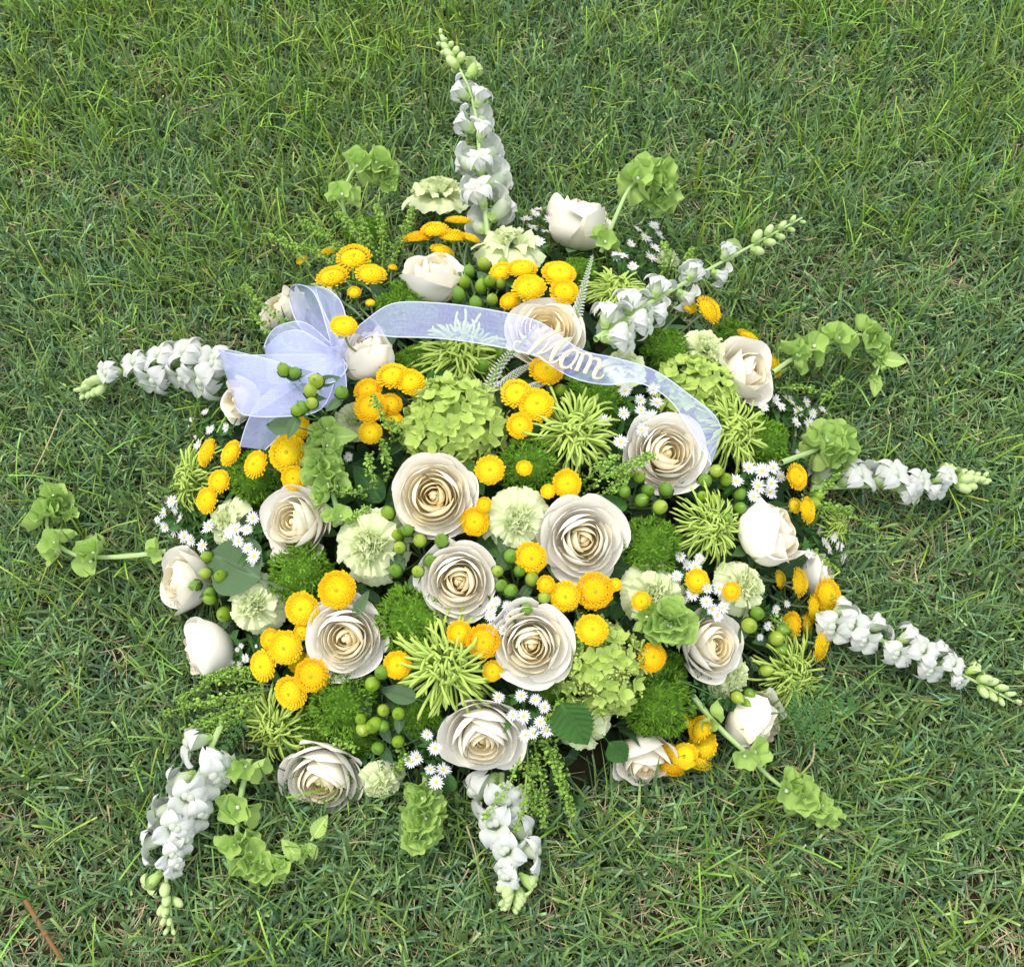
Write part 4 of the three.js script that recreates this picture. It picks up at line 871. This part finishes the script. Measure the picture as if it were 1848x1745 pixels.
bells('bells of Ireland curling on the grass at the far left', [[300, 995, 0.06], [215, 1005, 0.05], [130, 1000, 0.05], [85, 955, 0.05], [95, 905, 0.05], [128, 930, 0.05]], [[0.02, 0.7, 3], [0.3, 1.05, 5], [0.47, 1.0, 5], [0.66, 1.0, 6], [0.8, 1.0, 5], [0.9, 0.8, 5], [0.98, 0.45, 5]], 62);
bells('upright pale head of bells beside the chain of yellow mums', [[612, 945, -0.015], [600, 890, -0.02], [582, 840, -0.03], [590, 770, -0.035]], [[0.08, 0.8, 4], [0.34, 1.0, 5], [0.6, 1.05, 6], [0.8, 0.95, 6], [0.96, 0.8, 6]], 58, [[0.9, 0.9, 0.1, 62]]);
bells('round head of bells in front of the loose white rose', [[1140, 1110, -0.01], [1180, 1118, -0.02], [1225, 1125, -0.045]], [[0.3, 0.8, 4], [0.7, 1.0, 5], [0.85, 1.15, 6], [0.94, 1.0, 6], [1, 0.6, 6]], 64);
bells('short leafy head of bells hanging beside the bottom snapdragon', [[768, 1400, 0.07], [765, 1440, 0.06], [762, 1480, 0.055], [752, 1512, 0.05]], [[0.15, 0.9, 4], [0.4, 1.05, 5], [0.65, 1.1, 6], [0.85, 1.05, 6], [1, 0.8, 4]], 58);

spray('bushy green seed pod spray at the upper left rim', [[[660, 480, 0.1], [640, 420, 0.13], [610, 385, 0.14]], [[690, 480, 0.1], [690, 420, 0.13], [680, 370, 0.14]], [[640, 480, 0.1], [590, 430, 0.12], [545, 400, 0.12]], [[700, 490, 0.1], [725, 430, 0.13], [745, 375, 0.14]], [[620, 490, 0.1], [560, 450, 0.1], [520, 445, 0.1]], [[670, 480, 0.1], [662, 430, 0.12], [650, 395, 0.13]]], 120);
spray('seed pod stalks beside the white rose behind the bow', [[[545, 600, 0.08], [480, 560, 0.08], [440, 515, 0.08]], [[545, 640, 0.07], [490, 605, 0.06], [450, 560, 0.06]], [[560, 480, 0.1], [520, 440, 0.1], [480, 425, 0.1]]], 60);
spray('thick seed pod spray fanned out at the lower left', [[[480, 1235, -0.01], [400, 1225, 0.08], [320, 1265, 0.06]], [[475, 1250, -0.01], [400, 1260, 0.08], [300, 1285, 0.05]], [[470, 1260, 0.08], [400, 1290, 0.07], [335, 1320, 0.05]], [[480, 1225, -0.01], [430, 1210, 0.09], [370, 1225, 0.08]], [[465, 1275, 0.07], [410, 1305, 0.06], [365, 1335, 0.05]]], 90);
spray('seed pod spray hanging down right of the bottom snapdragon', [[[960, 1320, 0.1], [975, 1400, 0.08], [985, 1490, 0.05]], [[975, 1320, 0.1], [1010, 1390, 0.08], [1030, 1470, 0.05]], [[985, 1330, 0.1], [1000, 1380, 0.09], [1018, 1430, 0.07]], [[950, 1330, 0.1], [955, 1410, 0.08], [965, 1465, 0.06]]], 80);
spray('fine dark seed stalk lying over the bottom snapdragon', [[[940, 1365, 0.11], [915, 1420, 0.1], [872, 1480, 0.09]], [[950, 1400, 0.1], [945, 1450, 0.09], [930, 1500, 0.08]]], 34, 0.009);
spray('seed pod spray between the curled spider mum and the tilted rose', [[[1045, 905, -0.0], [1085, 865, -0.02], [1140, 835, -0.03]], [[1040, 890, -0.0], [1075, 850, -0.02], [1115, 825, -0.025]], [[1055, 910, -0.0], [1100, 885, -0.015], [1135, 860, -0.02]], [[1110, 870, -0.01], [1150, 835, -0.04], [1178, 822, -0.045]]], 70, 0.011);
spray('seed pod spray between the upright bells and the yellow hearted rose', [[[700, 900, -0.0], [670, 860, -0.018], [665, 820, -0.02]], [[700, 910, -0.0], [640, 890, -0.02], [598, 885, -0.025]], [[690, 880, -0.0], [700, 840, -0.015], [690, 800, -0.02]], [[640, 960, -0.0], [635, 940, -0.015], [665, 915, -0.02]]], 60, 0.012);
spray('seed pods trailing over the yellow mums beside the hydrangea', [[[720, 815, -0.0], [700, 770, -0.04], [672, 715, -0.045]], [[730, 810, -0.0], [720, 780, -0.02], [706, 760, -0.03]]], 60, 0.01);
spray('thin seed pod stalks poking out beyond the right asters', [[[1400, 700, 0.08], [1450, 700, 0.07], [1480, 705, 0.06]], [[1480, 730, 0.06], [1500, 705, 0.06], [1522, 683, 0.06]], [[1500, 920, 0.07], [1545, 935, 0.06], [1580, 955, 0.05]]], 34, 0.009);
spray('low seed pod tuft behind the upper right snapdragon', [[[1190, 500, 0.12], [1205, 470, 0.13], [1198, 440, 0.13]], [[1220, 500, 0.12], [1240, 475, 0.13], [1250, 450, 0.13]]], 60);
spray('seed pod tuft around the crumpled mum on the right rim', [[[1450, 900, 0.09], [1490, 880, 0.09], [1510, 860, 0.09]], [[1460, 920, 0.08], [1500, 915, 0.08], [1535, 920, 0.07]]], 50, 0.012);

spray('seed pod spray behind the berries at the lower left', [[[560, 1290, -0.0], [600, 1330, -0.01], [640, 1350, -0.012]], [[700, 1320, -0.0], [730, 1360, -0.01], [715, 1395, 0.05]]], 60, 0.012);
spray('fine seed pod spray below the flat hydrangea', [[[1020, 1240, -0.0], [1010, 1275, -0.012], [985, 1300, -0.015]], [[1040, 1100, -0.0], [1052, 1130, -0.012], [1045, 1170, -0.02]]], 55, 0.011);
spray('seed pod spray among the stalks at the right rim', [[[1360, 1110, -0.0], [1400, 1120, -0.01], [1440, 1150, -0.01]], [[1440, 980, -0.0], [1470, 1000, -0.01], [1510, 1030, 0.05]]], 50, 0.012);
berries('green berries tucked beside the two berries of the loose rose', [[1345, 1270], [1352, 1252], [1330, 1258]]);
berries('few green berries between the hydrangea and the ribbon', [[905, 640], [892, 628], [870, 662], [1010, 705], [1026, 718]], 0.0);
veronica('white veronica spike standing beside the pair of yellow mums', [[1040, 572, -0.01], [1052, 525, -0.025], [1069, 462, -0.04]]);
veronica('white veronica spike running under the ribbon to the lettering', [[880, 705, -0.004], [905, 655, -0.016], [940, 622, -0.022], [978, 577, -0.03]]);
veronica('thin veronica spike between two yellow mums below the lettering', [[900, 705, -0.004], [930, 675, -0.012], [965, 655, -0.016]]);
veronica('short veronica spike beside the largest mum below the lettering', [[940, 715, -0.006], [965, 697, -0.014], [990, 688, -0.018]]);

leaf('glossy toothed green leaf under the flat hydrangea', 'broad', MAT.leaf, [1012, 1268], [1062, 1350], 0.03, 0.2, 1.25);
leaf('dark toothed leaf beside the rose at the bottom rim', 'broad', MAT.leaf, [1098, 1338], [1136, 1378], 0.016);
leaf('dark toothed leaf under the outward facing white rose', 'broad', MAT.leaf, [1262, 664], [1338, 702], 0.016, -0.2);
leaf('big grey green leaf between berries and the left asters', 'smooth', MAT.greyLeaf, [472, 1045], [366, 992], 0.016, 0.2, 1.2);
leaf('narrow dark leaf crossing the lower tip of the bow', 'slim', MAT.greyLeaf, [540, 772], [468, 757], 0.085, 0, 1.4);
leaf('dark leaf beside the yellow hearted rose', 'smooth', MAT.leaf, [848, 838], [872, 894], 0.012);
leaf('curled grey leaf above the low middle pompon', 'slim', MAT.greyLeaf, [752, 1262], [680, 1240], 0.016, 0.3, 1.4);
leaf('pale pointed leaf above the pointed white rose', 'slim', MAT.greyLeaf, [640, 1112], [664, 1062], 0.016, 0, 1.2);
leaf('green leaf on the grass between the bells and the bottom snapdragon', 'smooth', MAT.leaf, [812, 1395], [796, 1442], 0.01);
leaf('dark leaf under the torn yellow mum', 'slim', MAT.sepal, [1200, 1190], [1182, 1225], 0.018);
leaf('dark leaf behind the berries under the tilted rose', 'smooth', MAT.leaf, [1130, 920], [1082, 893], 0.0);
leaf('dark leaf between the green spider mum and the big hydrangea', 'broad', MAT.leaf, [770, 690], [815, 672], 0.008);
leaf('small dark leaf between the bow and the upright rose bud', 'smooth', MAT.leaf, [630, 668], [592, 676], 0.05);
fern('feathery fern frond spread on the grass at the lower right', [1435, 1255], [1490, 1350], 0.8, 0, 0.1);
fern('second fern frond fanned towards the lower right snapdragon', [1420, 1285], [1545, 1268], 0.5, 0, 0.095);
fern('dark fern tip between the carnation and the smooth closed rose', [1245, 1235], [1330, 1278], 0.3, 0.012);
fern('dark fern frond above the small carnation at the bottom', [730, 1345], [640, 1388], 0.35, -0.004);
fern('small fern leaf beside the lower left snapdragon', [440, 1300], [395, 1365], 0.4, 0, 0.075);

// ---------------------------------------------------------------- organza ribbon, bow and gilt lettering
// a strip whose two edges run through pixels, raised from the mound's skin by the third number
function strip(a, b, n = 40, billow = 0.006, m = 16, pleat = 0) {
  const ca = new THREE.CatmullRomCurve3(a.map(([x, y, h]) => onMound(x, y, h))), cb = new THREE.CatmullRomCurve3(b.map(([x, y, h]) => onMound(x, y, h)));
  const at2 = (u, v) => ca.getPoint(v).lerp(cb.getPoint(v), u).addScaledVector(AZ, billow * Math.sin(Math.PI * u) * (0.6 + 0.4 * Math.sin(9 * v)) + pleat * Math.sin(u * 15 + 2 * v) * (1 - Math.sin(Math.PI * Math.min(1, v * 1.0)) * 0.8));
  return [sheet((u, v) => at2(u, v).toArray(), m, n), ...[0, 1].map((u) => { const pts = [...Array(n + 1)].map((_, i) => at2(u, i / n)); return stalk(pts, 0.0007, 0.0007, 5, n); })];
}
{
  const o = thing('ribbon_bow', 'sheer pale blue organza bow with a long ribbon tail across the flowers', 'ribbon', null, V(0, 0, 0));
  const add = (name, s) => { const b = part(name, s[0], MAT.organza, o); part('hem', mergeGeometries(s.slice(1)), MAT.hem, b); };
  add('ribbon_tail', strip([[612, 618, 0.035], [655, 582, 0.05], [705, 549, 0.062], [790, 547, 0.064], [900, 562, 0.06], [975, 582, 0.056], [1050, 632, 0.05], [1110, 646, 0.048], [1180, 668, 0.05], [1245, 713, 0.05], [1290, 750, 0.046], [1303, 775, 0.04]],
    [[622, 640, 0.035], [665, 607, 0.05], [715, 608, 0.06], [800, 611, 0.06], [890, 624, 0.056], [960, 640, 0.052], [1035, 682, 0.046], [1095, 694, 0.044], [1150, 690, 0.046], [1205, 718, 0.044], [1252, 785, 0.036], [1284, 838, 0.03]], 60));
  // loops: each goes out from the knot and comes back above itself
  const loop = (out, back, w0) => { const pts = [...out, ...back]; return strip(pts.map((p) => [p[0], p[1], p[4]]), pts.map((p) => [p[2], p[3], p[5] ?? p[4]]), 44, 0.006, 20, 0.0028); };
  add('bow_loop', loop([[590, 628, 618, 630, 0.03], [545, 595, 605, 600, 0.034], [522, 540, 590, 575, 0.04], [525, 518, 570, 522, 0.06]], [[560, 522, 608, 535, 0.085], [575, 545, 622, 565, 0.085], [592, 600, 628, 612, 0.07], [600, 630, 622, 636, 0.055]]));
  add('bow_loop', loop([[600, 622, 600, 650, 0.04], [540, 580, 545, 660, 0.04], [500, 590, 492, 665, 0.05]], [[478, 628, 488, 690, 0.075], [512, 600, 545, 690, 0.098], [545, 598, 600, 690, 0.1], [596, 628, 625, 665, 0.08], [610, 634, 618, 648, 0.06]]));
  add('bow_loop', loop([[600, 640, 600, 655, 0.035], [510, 640, 530, 700, 0.035], [430, 640, 440, 750, 0.04], [398, 634, 425, 730, 0.06]], [[412, 632, 440, 748, 0.085], [470, 645, 500, 752, 0.095], [540, 660, 575, 740, 0.08], [605, 645, 612, 655, 0.06]]));
  add('bow_loop', loop([[600, 645, 620, 640, 0.03], [560, 690, 625, 690, 0.03], [565, 725, 618, 722, 0.036]], [[572, 735, 604, 735, 0.05], [560, 700, 622, 712, 0.06], [596, 650, 620, 655, 0.055]]));
  add('bow_tail', strip([[596, 640, 0.04], [530, 680, 0.05], [470, 720, 0.05], [447, 760, 0.045], [432, 806, 0.03]], [[610, 655, 0.04], [570, 710, 0.046], [540, 750, 0.048], [520, 770, 0.045], [478, 812, 0.03]], 30));
  const k = onMound(606, 640, 0.058);
  const kn = part('knot', moved(ball(0.0115, 12, 9), M4(k, new THREE.Quaternion(), V(1.1, 1.1, 0.8))), MAT.organza, o);
}
{ // the word Mom in gilt script: each letter is cut from strokes that swell and taper
  const p = onMound(1012, 645, 0.062), nrm = facing([0.0, 0.12], p), x = AX.clone().addScaledVector(nrm, -AX.dot(nrm)).normalize(), y = nrm.clone().cross(x);
  const o = thing('lettering_pick', 'gilt script lettering reading Mom laid on the ribbon', 'lettering', null, p), unit = size(1, p) / 6.16;
  o.quaternion.setFromRotationMatrix(new THREE.Matrix4().makeBasis(x, y, nrm));
  o.scale.setScalar(unit);
  const OX = (1012 - 840) * 6.16, OY = (645 - 540) * 6.16;
  let layer = 0;
  const stroke = (pts) => {
    const c = new THREE.CatmullRomCurve3(pts.map(([a, b]) => V(a - OX, OY - b, 0))), w = new THREE.CatmullRomCurve3(pts.map((q, i) => V(i, q[2], 0))), n = 36, L = [], Rr = [];
    for (let i = 0; i <= n; i++) { const q = c.getPoint(i / n), t = c.getTangent(i / n), h = Math.max(1.5, w.getPoint(i / n).y * 0.9 - 3); L.push(new THREE.Vector2(q.x - t.y * h, q.y + t.x * h)); Rr.push(new THREE.Vector2(q.x + t.y * h, q.y - t.x * h)); }
    const g = new THREE.ExtrudeGeometry(new THREE.Shape([...L, ...Rr.reverse()]), { depth: 3, bevelEnabled: true, bevelThickness: 5, bevelSize: 4, bevelSegments: 4 });
    g.translate(0, 0, (layer++ % 5) * 1.4);
    return g;
  };
  part('letter', mergeGeometries([stroke([[612, 488, 13], [600, 466, 15], [570, 470, 11], [543, 500, 10], [540, 545, 11], [575, 582, 12], [640, 590, 13], [700, 606, 15]]),
    stroke([[690, 612, 15], [740, 560, 20], [800, 490, 28], [880, 415, 33], [960, 375, 26], [1075, 335, 3]]),
    stroke([[790, 615, 14], [850, 570, 13], [900, 520, 13], [935, 465, 5]]), stroke([[800, 612, 12], [880, 585, 14], [960, 530, 18], [1010, 480, 14], [1050, 450, 8]]),
    stroke([[940, 700, 16], [960, 650, 24], [1000, 570, 30], [1050, 500, 33], [1105, 450, 28], [1192, 418, 3]]),
    stroke([[760, 612, 14], [830, 640, 14], [880, 685, 15], [930, 708, 17], [990, 700, 16], [1035, 672, 12], [1060, 640, 8]])]), MAT.gilt, o);
  part('letter', mergeGeometries([stroke([[1205, 556, 20], [1130, 590, 21], [1075, 670, 26], [1065, 740, 24], [1110, 765, 18], [1170, 745, 15]]), stroke([[1205, 556, 20], [1245, 580, 19], [1240, 640, 17], [1205, 705, 15], [1170, 752, 15], [1180, 780, 12]])]), MAT.gilt, o);
  part('letter', mergeGeometries([stroke([[1232, 800, 24], [1262, 730, 24], [1295, 650, 24], [1305, 605, 18], [1262, 590, 12]]), stroke([[1290, 625, 10], [1350, 605, 18], [1392, 635, 24], [1385, 700, 25], [1350, 770, 25], [1322, 830, 25]]), stroke([[1385, 680, 10], [1440, 660, 18], [1490, 685, 26], [1480, 745, 28], [1440, 815, 26], [1425, 868, 24], [1465, 885, 15], [1520, 868, 10], [1540, 838, 6]]), stroke([[1480, 735, 14], [1530, 745, 18], [1562, 710, 5]])]), MAT.gilt, o);
}
{ // one reddish dry stalk in the grass, and a few longer straws
  const straw = (label, a, b, r, mat, bow = 0.004) => {
    const p = atY(...a), q = atY(...b), o = thing('dry_stalk', label, 'straw', null, p), e = q.clone().sub(p);
    part('stalk', stalk([V(0, 0, 0), e.clone().multiplyScalar(0.5).add(V(bow, 0.004, bow)), e], r, r * 0.7, 6, 10), mat, o);
    part('joint', ball(r * 1.5, 8, 6), mat, o).position.copy(e.clone().multiplyScalar(0.5).add(V(bow, 0.004, bow)));
  };
  straw('reddish brown dry stalk in the grass near the bottom left corner', [45, 1625, 0.035], [112, 1735, 0.03], 0.0028, MAT.twig);
  straw('long pale straw lying in the grass left of the arrangement', [112, 740, 0.04], [40, 890, 0.035], 0.001, MAT.straw);
  straw('short thick straw in the grass below the lower right bells', [1470, 1340, 0.04], [1445, 1398, 0.035], 0.0013, MAT.straw);
  straw('straw leaning on the grass left of the bottom snapdragon', [842, 1490, 0.05], [866, 1600, 0.03], 0.0012, MAT.straw);
}
renderer.render(scene, camera);
